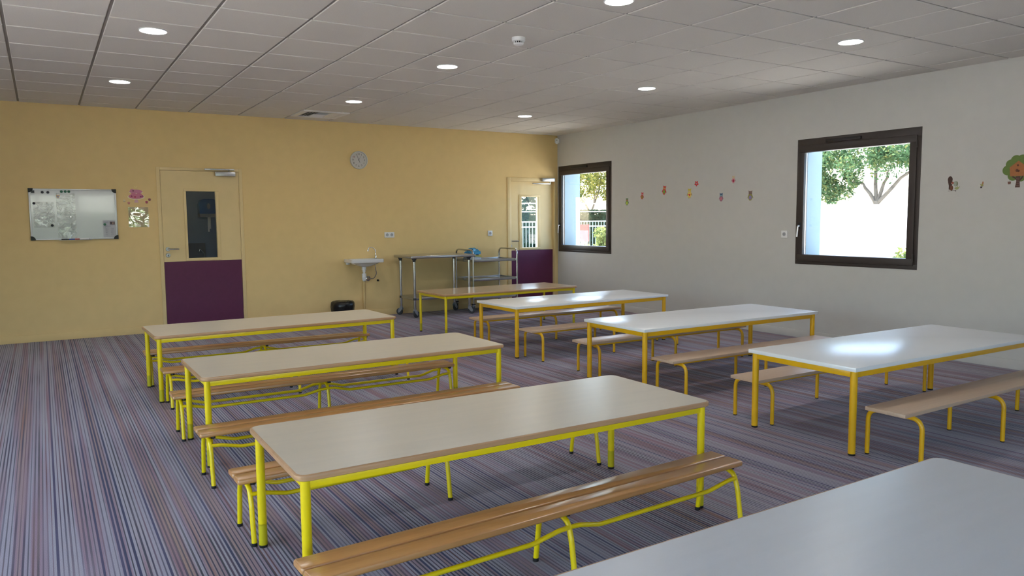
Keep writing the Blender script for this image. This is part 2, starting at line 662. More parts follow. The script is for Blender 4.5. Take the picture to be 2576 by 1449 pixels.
def text_mesh(txt, size, m, depth=0.0006):
    cu = bpy.data.curves.new('glyph', 'FONT')
    cu.body = txt
    cu.size = size
    cu.extrude = depth
    cu.align_x = 'CENTER'
    cu.align_y = 'CENTER'
    o = bpy.data.objects.new('glyph', cu)
    COL.objects.link(o)
    dg = bpy.context.evaluated_depsgraph_get()
    me = bpy.data.meshes.new_from_object(o.evaluated_get(dg))
    bpy.data.objects.remove(o)
    bpy.data.curves.remove(cu)
    me.materials.clear()
    me.materials.append(m)
    me.name = 'numeral'
    return me


WALL_MT = Matrix.Rotation(PI / 2, 4, 'X')   # local z of a prism -> -y (out of the wall), v -> z


# ------------------------------------------------------------------ room shell
fl = MB().bx(XL - 0.3, XW + WT, YR - 0.3, 0.2, -0.2, 0.0).build('floor', M_CARPET, smooth=False)
tag(fl, 'striped purple and grey carpet floor of the room', kind='structure')


def wall_mesh(u0, u1, z0, z1, t, holes):
    """wall in local frame: x from u0 to u1, inner face at y=0, thickness +y."""
    mb = MB()
    xs = sorted({u0, u1, *[h[0] for h in holes], *[h[1] for h in holes]})
    for a, b2 in zip(xs, xs[1:]):
        zz = z0
        for h in sorted([h for h in holes if h[0] <= a + 1e-6 and h[1] >= b2 - 1e-6], key=lambda h: h[2]):
            if h[2] - zz > 1e-4:
                mb.bx(a, b2, 0, t, zz, h[2])
            zz = h[3]
        if z1 - zz > 1e-4:
            mb.bx(a, b2, 0, t, zz, z1)
    return mb


D1 = (-6.162, -5.132, 2.074)
D2 = (-1.031, -0.046, 2.062)
HW = HC + 0.35
wb_ = wall_mesh(XL - 0.3, XW, 0, HW, 0.15, [(D1[0], D1[1], 0, D1[2]), (D2[0], D2[1], 0, D2[2])]).build('wall_back', M_YWALL, smooth=False)
tag(wb_, 'pale yellow painted wall with two doors', kind='structure')
RZ = -PI / 2
wr_holes = [(-y, -y + w, WZ0, WZ0 + WH) for y, w in WIN.values()]
wr_ = wall_mesh(-0.15, -YR, 0, HW, 0.12, wr_holes).build('wall_right', M_WWALL, smooth=False, loc=(XW, 0, 0), rz=RZ)
tag(wr_, 'white painted wall with dark framed windows', kind='structure')
wx = wall_mesh(-0.15, -YR + 0.3, -0.2, HW, WT - 0.12, wr_holes).build('wall_outside', M_HOUSE, smooth=False, loc=(XW + 0.12, 0, 0), rz=RZ)
tag(wx, 'outer render of the window wall', kind='structure')
LY0, LY1 = -12.6, -4.6  # unseen side window, added and widened to brighten the room
wl_ = wall_mesh(YR, 0, 0, HW, 0.3, [(LY0, LY1, RZ0, RZ1)]).build('wall_left', M_WWALL, smooth=False, loc=(XL, 0, 0), rz=PI / 2)
tag(wl_, kind='structure')
wq = wall_mesh(-XW, -XL, 0, HW, 0.3, [(-RX1, -RX0, RZ0, RZ1)]).build('wall_front', M_WWALL, smooth=False, loc=(0, YR, 0), rz=PI)
tag(wq, kind='structure')
rf = MB().bx(XL - 0.4, XW + WT + 0.12, YR - 0.4, 0.3, HW, HW + 0.2).build('roof', M_EXTW, smooth=False)
tag(rf, kind='structure')

# ceiling: grid plate with dropped tiles
ce = MB().bx(XL, XW, YR, 0, HC + 0.006, HC + 0.06).build('ceiling', M_GRID, smooth=False)
tag(ce, 'suspended ceiling of square white tiles', kind='structure')
GX0, GY0 = -0.3575, -0.325
xs_l = [XW] + [GX0 - 0.6 * k for k in range(17)]
ys_l = [0.0] + [GY0 - 0.6 * k for k in range(17)]
tile_cache = {}
VENT_IJ = None


def tile_me(w, d):
    k = (round(w, 3), round(d, 3))
    if k not in tile_cache:
        mb = MB()
        g = 0.0105
        a, b2 = w / 2 - g, d / 2 - g
        c = 0.003
        mb.loops([[(-a, -b2, 0.009), (a, -b2, 0.009), (a, b2, 0.009), (-a, b2, 0.009)],
                  [(-a, -b2, c), (a, -b2, c), (a, b2, c), (-a, b2, c)],
                  [(-a + c, -b2 + c, 0), (a - c, -b2 + c, 0), (a - c, b2 - c, 0), (-a + c, b2 - c, 0)]])
        tile_cache[k] = mb.mesh('ceiling_tile', M_TILE, False)
    return tile_cache[k]


for i in range(len(xs_l) - 1):
    for j in range(len(ys_l) - 1):
        x1, x0 = xs_l[i], xs_l[i + 1]
        y1, y0 = ys_l[j], ys_l[j + 1]
        cx, cy = (x0 + x1) / 2, (y0 + y1) / 2
        if abs(cx + 4.2575) < 0.05 and abs(cy + 0.625) < 0.05:
            continue                                  # the air diffuser sits here
        obj('ceiling_tile', tile_me(x1 - x0, y1 - y0), ce, (cx, cy, HC - 0.002))

# skirting
bb = MB()
for a, b2 in ((XL, D1[0]), (D1[1], D2[0])):
    bb.bx(a, b2, -0.012, 0, 0, 0.088, 0.003)
tag(bb.build('baseboard_back', M_YWALL), kind='structure')
tag(MB().bx(XW - 0.012, XW, YR, -0.0, 0, 0.088, 0.003).build('baseboard_right', M_WWALL), kind='structure')


# ------------------------------------------------------------------ windows
def ring(mb, o, i, y0, y1, bevel=0.002):
    """rectangular frame: o and i are (x0,x1,z0,z1)."""
    mb.bx(o[0], o[1], y0, y1, i[3], o[3], bevel)
    mb.bx(o[0], o[1], y0, y1, o[2], i[2], bevel)
    mb.bx(o[0], i[0], y0, y1, i[2], i[3], bevel)
    mb.bx(i[1], o[1], y0, y1, i[2], i[3], bevel)
    return mb


def window(name, y, w, label):
    h = WH
    r = struct_root(name, (XW, y, WZ0), RZ, label)
    ring(MB(), (0, w, 0, h), (0.045, w - 0.045, 0.05, h - 0.09), -0.006, 0.075).build('window_frame', M_FRAME, r)
    sash = ring(MB(), (0.03, w - 0.04, 0.035, h - 0.075), (0.098, w - 0.112, 0.108, h - 0.148), -0.016, 0.055, 0.004).build('window_sash', M_FRAME, r)
    MB().bx(0.09, w - 0.104, 0.012, 0.016, 0.10, h - 0.14).build('glass_pane', M_GLASS, sash, False)
    ring(MB(), (0.094, w - 0.108, 0.104, h - 0.144), (0.101, w - 0.115, 0.111, h - 0.151), 0.017, 0.035).build('pane_spacer', M_ALU, sash)
    hz = 0.435
    hd = MB().box((0.062, -0.021, hz), (0.03, 0.012, 0.075), 0.004).build('handle_base', M_BLACKP, sash)
    lv = fillet([(0.062, -0.025, hz), (0.062, -0.055, hz), (0.055, -0.06, hz - 0.125)], 0.014)
    MB().tube(lv, 0.009, 10).build('handle_lever', M_ALU, hd)
    v = MB().box((0.52 + 0.06, -0.016, h - 0.045), (0.42, 0.022, 0.034), 0.005).build('trickle_vent', M_BLACKP, r)
    MB().box((0.58, -0.028, h - 0.058), (0.36, 0.006, 0.008), 0.001).build('vent_lip', M_FRAME, v)
    for zz in (0.085, h - 0.2):
        MB().cyl((w - 0.036, -0.022, zz), (w - 0.036, -0.022, zz + 0.07), 0.008, 12).build('hinge', M_FRAME, r)
    # outside sill
    MB().bx(0.0, w, 0.08, WT + 0.04, -0.012, 0.004).build('window_sill', M_ALU, r)
    return r


window('window_1', *WIN[1], 'dark framed square window beside the corner')
window('window_2', *WIN[2], 'dark framed square window with a tree outside')
window('window_3', *WIN[4], 'dark framed square window beside the camera')
hh = RZ1 - RZ0
for nm_, loc_, rz_, WR, lab_ in (('window_4', (RX1, YR, RZ0), PI, RX1 - RX0, 'wide window behind the camera'), ('added_window', (XL, LY0, RZ0), PI / 2, LY1 - LY0, 'wide unseen window added in the side wall to brighten the room')):
    w3 = struct_root(nm_, loc_, rz_, lab_)
    ring(MB(), (0, WR, 0, hh), (0.06, WR - 0.06, 0.06, hh - 0.06), 0.05, 0.12).build('window_frame', M_FRAME, w3)
    for k in range(1, 6):
        MB().bx(WR * k / 6 - 0.04, WR * k / 6 + 0.04, 0.05, 0.12, 0.06, hh - 0.06, 0.003).build('mullion', M_FRAME, w3)
    for k in range(6):
        MB().bx(WR * k / 6 + 0.04, WR * (k + 1) / 6 - 0.04, 0.08, 0.085, 0.05, hh - 0.05).build('glass_pane', M_GLASS, w3, False)

# ------------------------------------------------------------------ doors
def door_common(r, x0, x1, z1, gl, gf, kick, yf):
    """leaf with glass opening; yf is the front face of the leaf."""
    leaf = MB()
    t = 0.042
    leaf.bx(x0, gl[0], yf, yf + t, 0.012, z1)
    leaf.bx(gl[1], x1, yf, yf + t, 0.012, z1)
    leaf.bx(gl[0], gl[1], yf, yf + t, gl[3], z1)
    leaf.bx(gl[0], gl[1], yf, yf + t, 0.012, gl[2])
    lf = leaf.build('door_leaf', M_DOORP, r, False)
    ring(MB(), gf, gl, yf - 0.012, yf, 0.003).build('glazing_bead', M_DOORP, lf)
    MB().bx(gl[0], gl[1], yf + 0.018, yf + 0.024, gl[2], gl[3]).build('glass_pane', M_GLASS, lf, False)
    MB().bx(x0 + 0.001, x1 - 0.001, yf - 0.003, yf, 0.014, kick, 0.001).build('kick_panel', M_PURPLE, lf, False)
    return lf


def lever(par, x, z, yf, d=1):
    a = MB().lathe([(0, 0), (0.026, 0), (0.026, 0.006), (0.023, 0.009), (0.011, 0.009), (0, 0.009)], 24, Matrix.Translation((x, yf, z)) @ WALL_MT).build('handle_rose', M_ALU, par)
    MB().tube(fillet([(x, yf - 0.008, z), (x, yf - 0.052, z), (x + d * 0.125, yf - 0.052, z)], 0.016), 0.0095, 12).build('handle_lever', M_CHROME, a)
    k = MB().lathe([(0, 0), (0.027, 0), (0.027, 0.005), (0.024, 0.008), (0, 0.008)], 24, Matrix.Translation((x, yf, z - 0.078)) @ WALL_MT).build('lock_rose', M_ALU, par)
    MB().box((x, yf - 0.009, z - 0.08), (0.009, 0.003, 0.02), 0.001).build('keyhole', M_BLACKP, k)


d1 = struct_root('door_1', (0, 0, 0), 0, 'cream door with purple kick panel and narrow window')
fr1 = MB()
fr1.bx(D1[0], D1[0] + 0.042, -0.012, 0.15, 0, D1[2], 0.002)
fr1.bx(D1[1] - 0.042, D1[1], -0.012, 0.15, 0, D1[2], 0.002)
fr1.bx(D1[0] + 0.042, D1[1] - 0.042, -0.012, 0.15, D1[2] - 0.036, D1[2], 0.002)
fr1.build('door_frame', M_DOORP, d1)
l1 = door_common(d1, -6.117, -5.177, 2.034, (-5.827, -5.472, 0.926, 1.777), (-5.858, -5.434, 0.893, 1.809), 0.887, -0.004)
lever(l1, -6.068, 1.048, -0.004)
for z in (1.765, 1.605, 0.961, 0.155):
    MB().cyl((-5.172, -0.014, z), (-5.172, -0.014, z + 0.08), 0.009, 12).build('hinge', M_DOORP, d1)
cb = MB().box((-5.345, -0.03, 2.004), (0.246, 0.048, 0.056), 0.004).build('door_closer', M_ALU, l1)
MB().tube([(-5.30, -0.05, 2.03), (-5.30, -0.05, 2.06)], 0.008, 10).build('closer_spindle', M_CHROME, cb)
MB().box((-5.413, -0.03, 2.060), (0.366, 0.022, 0.018), 0.003).build('closer_rail', M_ALU, d1)

d2 = struct_root('door_2', (0, 0, 0), 0, 'cream door with purple kick panel beside the corner window')
fr2 = MB()
fr2.bx(D2[0], D2[0] + 0.068, -0.012, 0.15, 0, D2[2], 0.002)
fr2.bx(D2[1] - 0.068, D2[1], -0.012, 0.15, 0, D2[2], 0.002)
fr2.bx(D2[0] + 0.068, D2[1] - 0.068, -0.012, 0.15, D2[2] - 0.06, D2[2], 0.002)
fr2.build('door_frame', M_DOORP, d2)
l2 = door_common(d2, -0.963, -0.114, 2.002, (-0.731, -0.420, 0.926, 1.755), (-0.782, -0.366, 0.892, 1.785), 0.884, 0.045)
lever(l2, -0.945, 1.037, 0.045)
cb2 = MB().box((-0.255, -0.036, 2.034), (0.25, 0.046, 0.054), 0.004).build('door_closer', M_ALU, d2)
MB().tube([(-0.22, -0.04, 2.01), (-0.22, -0.04, 1.975)], 0.008, 10).build('closer_spindle', M_CHROME, cb2)
MB().box((-0.385, -0.034, 1.969), (0.35, 0.022, 0.018), 0.003).build('closer_rail', M_ALU, l2)

# small washroom behind the first door
wash = MB()
wash.bx(-6.6, -4.8, 1.50, 1.6, 0, 2.6)
wash.bx(-6.7, -6.6, 0.15, 1.6, 0, 1.9)
wash.bx(-6.7, -6.6, 0.15, 0.6, 1.9, 2.6)
wash.bx(-6.7, -6.6, 1.1, 1.6, 1.9, 2.6)
wash.bx(-6.7, -6.6, 0.6, 1.1, 2.2, 2.6)
wash.bx(-4.8, -4.7, 0.15, 1.6, 0, 2.6)
wash.bx(-6.7, -4.7, 0.15, 1.6, -0.05, 0)
wash.bx(-6.7, -4.7, 0.15, 1.6, 2.6, 2.7)
tag(wash.build('wall_washroom', M_DARKROOM, smooth=False), 'blue grey washroom walls behind the door glass', kind='structure')
dsp = thing('towel_dispenser', 'blue paper towel dispenser on the washroom wall behind the door glass', 'dispenser', (-5.322, 1.50, 1.445))
prof = [(-0.125, 0.06), (0.125, 0.06), (0.125, 0.2), (0.10, 0.262), (0.05, 0.275), (-0.05, 0.275), (-0.10, 0.262), (-0.125, 0.2)]
MB().prism(prof, 0.0, 0.17, WALL_MT).build('dispenser_body', M_BLUEM, dsp)
MB().lathe([(0, 0), (0.022, 0), (0.018, 0.004), (0, 0.004)], 20, Matrix.Translation((0.0, -0.17, 0.17)) @ WALL_MT @ Matrix.Scale(2.0, 4, (0, 1, 0))).build('level_window', M_GREYP, dsp)
MB().prism([(-0.12, 0.012), (0.12, 0.012), (0.125, 0.06), (-0.125, 0.06)], 0.0, 0.165, WALL_MT).build('dispenser_base', M_GREYP, dsp)
tw = MB()
for k in range(2):
    tw.loops([[(0.005 + 0.02 * k - 0.012, -0.09, z), (0.005 + 0.02 * k + 0.012, -0.09, z), (0.005 + 0.02 * k + 0.010, -0.094, z), (0.005 + 0.02 * k - 0.010, -0.094, z)] for z in (0.015, -0.08 - 0.03 * k, -0.2 + 0.04 * k)])
tw.build('paper_towel', M_PAPER, dsp)
spl = thing('splashback', 'dark splashback with tap seen through the door glass', 'splashback', (-5.53, 1.499, 0.70))
MB().bx(-0.17, 0.168, -0.012, 0, 0, 0.378, 0.003).build('panel', M_DGREYP, spl)
MB().tube(fillet([(0.14, -0.10, 0.0), (0.14, -0.10, 0.22), (0.075, -0.10, 0.30), (0.066, -0.10, 0.26)], 0.04), 0.009, 10).build('tap', M_CHROME, spl)

tag(MB().bx(-1.6, 0.6, 0.15, 2.4, 2.55, 2.68, 0.01).build('sun_block_slab', M_EXTW), 'flat unseen slab added outside the far door to block the sun', kind='structure')  # added slab, out of view; keeps the sun off the far door

# ------------------------------------------------------------------ tables
def leg_with_foot(root, x, y, h, r, m, ext=None):
    lg = MB().cyl((x, y, (0.10 if ext else 0.010)), (x, y, h), r, 20).build('leg', m, root)
    if ext:
        MB().cyl((x, y, 0.010), (x, y, 0.104), r * 1.0, 20).build('leg_sleeve', ext, lg)
    MB().lathe([(0, 0), (r * 0.94, 0), (r * 1.0, 0.004), (r * 1.0, 0.012), (0, 0.012)], 20, Matrix.Translation((x, y, 0))).build('foot_cap', M_BLACKP, lg)


def aprons(root, L, W, ins, h0, h1, t, m):
    a, b2 = L / 2 - ins, W / 2 - ins
    for s in (-1, 1):
        MB().bx(-a, a, s * b2 - t / 2, s * b2 + t / 2, h0, h1, 0.002).build('apron', m, root)
        MB().bx(s * a - t / 2, s * a + t / 2, -b2, b2, h0, h1, 0.002).build('apron', m, root)


def cream_table(label, x, y, rz, L, W, h=0.5196, top=None, r=0.0178, rc=0.045):
    root = thing('canteen_table', label, 'table', (x, y, 0), rz, 'cream topped canteen tables')
    t = 0.024
    pr = [(0.006, -t), (0.0015, -t + 0.003), (0.0, -t * 0.5), (0.0015, -0.004), (0.005, -0.001), (0.010, -0.0006)]
    eb = MB().loops([[(px, py, h + z) for px, py in rrect(L, W, rc, 7, off)] for off, z in pr]).build('tabletop', M_EDGE, root)
    MB().loops([[(px, py, h + z) for px, py in rrect(L, W, rc, 7, 0.0105)] for z in (-0.004, 0.0)]).build('laminate_surface', top or M_CREAM, eb)
    ins = 0.038
    aprons(root, L, W, ins, h - t - 0.032, h - t, 0.02, M_LEMON)
    for sx in (-1, 1):
        for sy in (-1, 1):
            leg_with_foot(root, sx * (L / 2 - ins), sy * (W / 2 - ins), h - t, r, M_LEMON, M_LEMOND)
    return root


def white_table(label, x, y, rz, L, W, h=0.5205):
    root = thing('canteen_table', label, 'table', (x, y, 0), rz, 'white topped canteen tables')
    t = 0.024
    tp = MB().bx(-L / 2, L / 2, -W / 2, W / 2, h - t, h, 0.0015).build('tabletop', M_WLAM, root)
    ins = 0.034
    aprons(root, L, W, ins, h - t - 0.038, h - t, 0.022, M_GOLD)
    for sx in (-1, 1):
        for sy in (-1, 1):
            leg_with_foot(root, sx * (L / 2 - ins), sy * (W / 2 - ins), h - t, 0.0205, M_GOLD)
    return root


cream_table('cream table with rounded beech edge and lemon legs, between two slatted benches at front centre', -5.746, -7.5386, -0.0103, 1.9596, 0.7501)
cream_table('cream table with lemon legs, middle of the row leading to the whiteboard', -5.7206, -5.6262, 0.0051, 1.9842, 0.7240)
cream_table('cream table with lemon legs in front of the purple door under the whiteboard side', -5.7386, -3.7709, 0.0212, 2.005, 0.7308)
cream_table('large cool-lit table top cut off by the bottom edge, nearest the viewer', -4.722 - 0.98, -8.945 - 0.375, 0.0, 1.96, 0.75, 0.5196, M_CREAM_COOL)
cream_table('tan topped table without benches beside the steel trolley', -2.4969, -2.1645, 0.0193, 1.964, 0.7446, 0.5153, M_TAN, 0.0155, 0.03)
white_table('white topped table with golden legs, farthest of the three white ones', -2.4437, -3.7177, 0.0143, 2.0675, 0.7689)
white_table('white topped table with golden legs, middle one of the three white ones', -2.4386, -5.6317, -0.0177, 2.0728, 0.7892)
white_table('white topped table with golden legs, nearest of the three white ones, at the right', -2.4735, -7.4591, -0.0192, 2.0866, 0.7838)


# ------------------------------------------------------------------ benches
def slat_bench():
    root = thing('slatted_bench', 'x', 'bench', (0, 0, 0), 0, 'slatted wooden benches with lemon tube frames')
    L, h, t = 1.995, 0.286, 0.023
    for s in (-1, 1):
        MB().loops([[(px, s * 0.0495 + py, h + z) for px, py in rrect(L, 0.091, 0.012, 4, off)] for off, z in
                    ((0.004, -t), (0.0, -t + 0.005), (0.0, -0.007), (0.0025, -0.002), (0.007, 0.0))]).build('slat', M_SLAT, root)
    r = 0.0112
    zt = h - t - r - 0.006
    for x in (-L / 2 + 0.05, 0.0, L / 2 - 0.05):
        pts = fillet([(x, 0.128, 0.008), (x, 0.104, 0.17), (x, 0.082, zt - 0.012), (x, 0.045, zt), (x, -0.045, zt), (x, -0.082, zt - 0.012), (x, -0.104, 0.17), (x, -0.128, 0.008)], [0.2, 0.045, 0.05, 0.05, 0.045, 0.2], 5)
        tr = MB().tube(pts, r, 12).build('trestle', M_LEMON, root)
        for s in (-1, 1):
            MB().lathe([(0, 0), (r * 1.1, 0), (r * 1.15, 0.004), (r * 1.12, 0.014), (0, 0.014)], 16, Matrix.Translation((x, s * 0.1282, 0))).build('foot_cap', M_BLACKP, tr)
            MB().lathe([(0, 0), (0.012, 0), (0.013, 0.006), (0.009, 0.018), (0, 0.02)], 14, Matrix.Translation((x + (0.022 if x <= 0 else 0.022), s * 0.05, zt - 0.002)) ).build('rubber_pad', M_BLACKP, tr)
    a = L / 2 - 0.05
    for s in (-1, 1):
        for x0, x1 in ((-a, 0.0), (0.0, a)):
            y = s * 0.092
            z = zt - 0.030
            pts = fillet([(x0 + 0.004, y, z), (x0 + 0.05, y, z - 0.002), (x0 + 0.16, y - s * 0.012, z - 0.030), (x1 - 0.16, y - s * 0.012, z - 0.030), (x1 - 0.05, y, z - 0.002), (x1 - 0.004, y, z)], [0.1, 0.12, 0.12, 0.1], 5)
            MB().tube(pts, 0.0095, 10).build('stretcher', M_LEMON, root)
    return root


def plank_bench():
    root = thing('plank_bench', 'x', 'bench', (0, 0, 0), 0, 'single plank benches with golden tube legs')
    L, W, h, t = 1.981, 0.236, 0.304, 0.021
    MB().bx(-L / 2, L / 2, -W / 2, W / 2, h - t, h, 0.0015).build('seat', M_PLANK, root)
    r = 0.0128
    zt = h - t - r
    for x in (-L / 2 + 0.098, 0.0, L / 2 - 0.098):
        tr = MB().tube(fillet([(x, 0.159, 0.006), (x, 0.159, zt), (x, -0.159, zt), (x, -0.159, 0.006)], 0.068, 8), r, 14).build('trestle', M_GOLD, root)
        for s in (-1, 1):
            MB().lathe([(0, 0), (r * 0.95, 0), (r * 1.0, 0.003), (r * 0.99, 0.008), (0, 0.008)], 16, Matrix.Translation((x, s * 0.159, 0))).build('foot_cap', M_BLACKP, tr)
    for s in (-1, 1):
        MB().bx(-L / 2 + 0.098, L / 2 - 0.098, s * 0.062 - 0.010, s * 0.062 + 0.010, h - t - 0.022, h - t, 0.002).build('seat_rail', M_GOLD, root)
    return root


slat_spots = [
    ('slatted wooden bench in the front, its middle leg before the large nearest table', -5.78, -8.062, 0.036),
    ('slatted wooden bench tucked under the front centre cream table', -5.77, -7.019, 0.018),
    ('slatted wooden bench running behind the front centre cream table', -5.78, -6.180, 0.018),
    ('slatted wooden bench under the middle cream table of the whiteboard row', -5.77, -5.205, -0.011),
    ('slatted wooden bench between the middle cream table and the one by the purple door', -5.711, -4.273, -0.001),
    ('slatted wooden bench under the cream table by the purple door', -5.735, -3.345, -0.020),
]
plank_spots = [
    ('plank bench under the farthest white table, on the side of the tan table', -2.429, -3.176, -0.01),
    ('plank bench between the farthest and the middle white tables, by the farthest', -2.436, -4.220, 0.002),
    ('plank bench with a shiny end under the middle white table', -2.429, -5.111, -0.015),
    ('plank bench in front of the middle white table, its end by the nearest white table', -2.432, -6.151, -0.008),
    ('plank bench tucked under the nearest white table', -2.452, -6.965, -0.008),
    ('plank bench at the right edge in front of the nearest white table', -2.495, -7.983, 0.005),
]
for proto, spots in ((slat_bench(), slat_spots), (plank_bench(), plank_spots)):
    for i, (lab, x, y, rz) in enumerate(spots):
        o = proto if i == 0 else copy_tree(proto)
        o.location = (x, y, 0)
        o.rotation_euler = (0, 0, rz)
        o['label'] = lab


# ------------------------------------------------------------------ steel table and trolley
def castor(root, x, y, zt, wr, ang, plate_m=None, wheel_m=None):
    """swivel castor under (x, y); zt is the height of its top."""
    c, s = math.cos(ang), math.sin(ang)
    ox, oy = 0.03 * c, 0.03 * s
    wx_, wy_ = x + ox, y + oy
    ax = Vector((-s, c, 0))
    fk = MB()
    fk.cyl((x, y, zt - 0.02), (x, y, zt), 0.022, 18)
    for sd in (-1, 1):
        o = ax * (0.019 * sd)
        R = Matrix(((c, -s, 0), (s, c, 0), (0, 0, 1)))
        poly = [(-0.022, zt - 0.02), (0.03, zt - 0.02), (0.05, wr + 0.006), (0.04, wr - 0.018), (0.022, wr - 0.014), (-0.02, wr + 0.03)]
        mt = Matrix.Translation((x + o.x, y + o.y, 0)) @ R.to_4x4() @ WALL_MT
        fk.prism(poly, -0.002, 0.002, mt)
    f = fk.build('castor', plate_m or M_GREYP, root)
    q = ax.to_track_quat('Z', 'Y').to_matrix().to_4x4()
    MB().lathe([(0, -0.013), (wr * 0.3, -0.015), (wr * 0.72, -0.011), (wr * 0.94, -0.014), (wr, -0.008), (wr, 0.008), (wr * 0.94, 0.014), (wr * 0.72, 0.011), (wr * 0.3, 0.015), (0, 0.013)], 28,
               Matrix.Translation((wx_, wy_, wr)) @ q).build('wheel', wheel_m or M_DGREYP, f)


ST = thing('steel_work_table', 'stainless steel work table on castors with a lower shelf, by the sink', 'work table', (-2.527, -0.385, 0))
TL, TW_, TH = 1.03, 0.62, 0.886
MB().box((0, 0, TH - 0.020), (TL, TW_, 0.040), 0.010, None, 3).build('worktop', M_STEEL, ST)
for sx in (-1, 1):
    for sy in (-1, 1):
        x, y = sx * (TL / 2 - 0.075), sy * (TW_ / 2 - 0.07)
        lg = MB().cyl((x, y, 0.118), (x, y, TH - 0.04), 0.0195, 20).build('leg', M_STEELT, ST)
        MB().lathe([(0, 0), (0.022, 0), (0.022, 0.02), (0.036, 0.04), (0.036, 0.046), (0, 0.046)], 20, Matrix.Translation((x, y, TH - 0.086))).build('corner_bracket', M_DGREYP, lg)
        MB().lathe([(0.0192, 0), (0.023, 0), (0.023, 0.03), (0.0192, 0.03)], 18, Matrix.Translation((x, y, 0.255))).build('shelf_clamp', M_DGREYP, lg)
        castor(ST, x, y, 0.125, 0.05, [0.5, 2.2, -0.4, 0.4][(sx + 1) + (sy + 1) // 2])
MB().box((0, 0, 0.272), (TL - 0.12, TW_ - 0.11, 0.036), 0.006, None, 2).build('lower_shelf', M_STEEL, ST)

TR = thing('serving_trolley', 'stainless steel serving trolley with hoop handles before the purple door panel', 'trolley', (-1.61, -0.319, 0))
hx, hy = 0.385, 0.268
for sx in (-1, 1):
    x = sx * hx
    MB().tube(fillet([(x, hy, 0.115), (x, hy, 0.938), (x, -hy, 0.938), (x, -hy, 0.115)], 0.085, 8), 0.0125, 14).build('hoop_frame', M_STEELT, TR)
    for sy in (-1, 1):
        castor(TR, x, sy * hy, 0.125, 0.048, [2.0, 1.2, -1.2, 0.8][(sx + 1) + (sy + 1) // 2], M_GREYP, M_BLACKP)
        MB().lathe([(0, 0), (0.03, 0), (0.034, 0.006), (0.03, 0.012), (0, 0.012)], 20, Matrix.Translation((x, sy * hy, 0.122))).build('bumper_disc', M_BLACKP, TR)
for z in (0.79, 0.505, 0.235):
    sh = MB().bx(-hx, hx, -hy + 0.008, hy - 0.008, z - 0.018, z - 0.014)
    ring_o = (-hx, hx, -hy + 0.006, hy - 0.006)
    for s in (-1, 1):
        sh.bx(-hx, hx, s * (hy - 0.008) - 0.004, s * (hy - 0.008) + 0.004, z - 0.034, z + 0.004, 0.001)
        sh.bx(s * hx - 0.004, s * hx + 0.004, -hy + 0.008, hy - 0.008, z - 0.034, z + 0.004, 0.001)
    sh.build('tray_shelf', M_STEEL, TR)


# crumpled packets on the trolley
def crumple(name, m, sx, sy, sz, seed, parent, loc, rz, amp=0.012, taper=0.6):
    rnd = random.Random(seed)
    nx, nz = 9, 5
    rings = []
    for k in range(nz + 1):
        f = k / nz
        w = sx * (1 - (1 - taper) * f * f) / 2
        d = sy * (1 - 0.75 * f * f) / 2
        rg = []
        for px, py in rrect(2 * w, 2 * d, min(w, d) * 0.5, 4):
            rg.append((px + rnd.uniform(-amp, amp), py + rnd.uniform(-amp, amp), sz * f + rnd.uniform(-amp, amp) * (1 if 0 < k else 0)))
        rings.append(rg)
    o = MB().loops(rings).build(name, m, parent, False, loc, rz)
    return o


pk = thing('wipes_packet', 'crumpled blue and white plastic packet lying on the trolley top', 'packet', (-1.815, -0.24, 0.777))
crumple('packet_body', flat((196, 206, 216), 0.25), 0.22, 0.26, 0.10, 3, pk, (0, 0, 0), 0.2)
crumple('packet_top', flat((62, 150, 196), 0.2), 0.18, 0.24, 0.085, 5, pk, (0.01, 0, 0.085), 0.1)
crumple('packet_flap', flat((46, 128, 184), 0.2), 0.16, 0.10, 0.06, 9, pk, (-0.09, -0.03, 0.055), -0.3)
MB().box((0.03, -0.131, 0.06), (0.12, 0.004, 0.02), 0.001, Matrix.Rotation(0.1, 3, 'Y')).build('packet_label', flat((200, 196, 92)), pk)

# ------------------------------------------------------------------ wash basin
SK = thing('wash_basin', 'small white ceramic hand basin with swan neck tap on the yellow wall', 'sink', (-3.536, 0, 0.845))
hwid, dep = 0.242, 0.335


def basin_ring(w, d0, d1, r, z):
    pts = rrect(2 * w, d1 - d0, r, 5)
    return [(px, -(d0 + d1) / 2 + py, z) for px, py in pts]


MB().loops([basin_ring(0.060, 0.10, 0.24, 0.05, -0.110), basin_ring(0.13, 0.05, 0.29, 0.07, -0.088), basin_ring(0.205, 0.0, 0.325, 0.06, -0.052), basin_ring(hwid - 0.006, 0.0, dep - 0.002, 0.03, -0.050), basin_ring(hwid, 0.0, dep, 0.03, -0.044),
            basin_ring(hwid, 0.0, dep, 0.03, -0.004), basin_ring(hwid - 0.004, 0.004, dep - 0.004, 0.03, 0.0), basin_ring(hwid - 0.03, 0.10, dep - 0.03, 0.05, 0.0), basin_ring(hwid - 0.06, 0.12, dep - 0.05, 0.05, -0.07), basin_ring(0.03, 0.16, 0.22, 0.02, -0.085)]).build('bowl', M_CERAM, SK)
for s in (-1, 1):
    MB().bx(s * 0.19 - 0.025, s * 0.19 + 0.025, -0.05, 0, -0.085, -0.045, 0.008).build('wall_bracket', M_CERAM, SK)
tap = MB().lathe([(0, 0), (0.021, 0), (0.021, 0.006), (0.013, 0.012), (0.012, 0.045), (0.008, 0.05), (0, 0.05)], 18, Matrix.Translation((0.195, -0.12, -0.001))).build('tap_body', M_CHROME, SK)
sp_ = [(0.195, -0.12, 0.045), (0.198, -0.12, 0.085), (0.190, -0.12, 0.118), (0.165, -0.122, 0.148), (0.128, -0.125, 0.163), (0.100, -0.128, 0.160), (0.086, -0.130, 0.142), (0.079, -0.130, 0.122)]
MB().tube(sp_, 0.0068, 12).build('swan_neck', M_CHROME, tap)
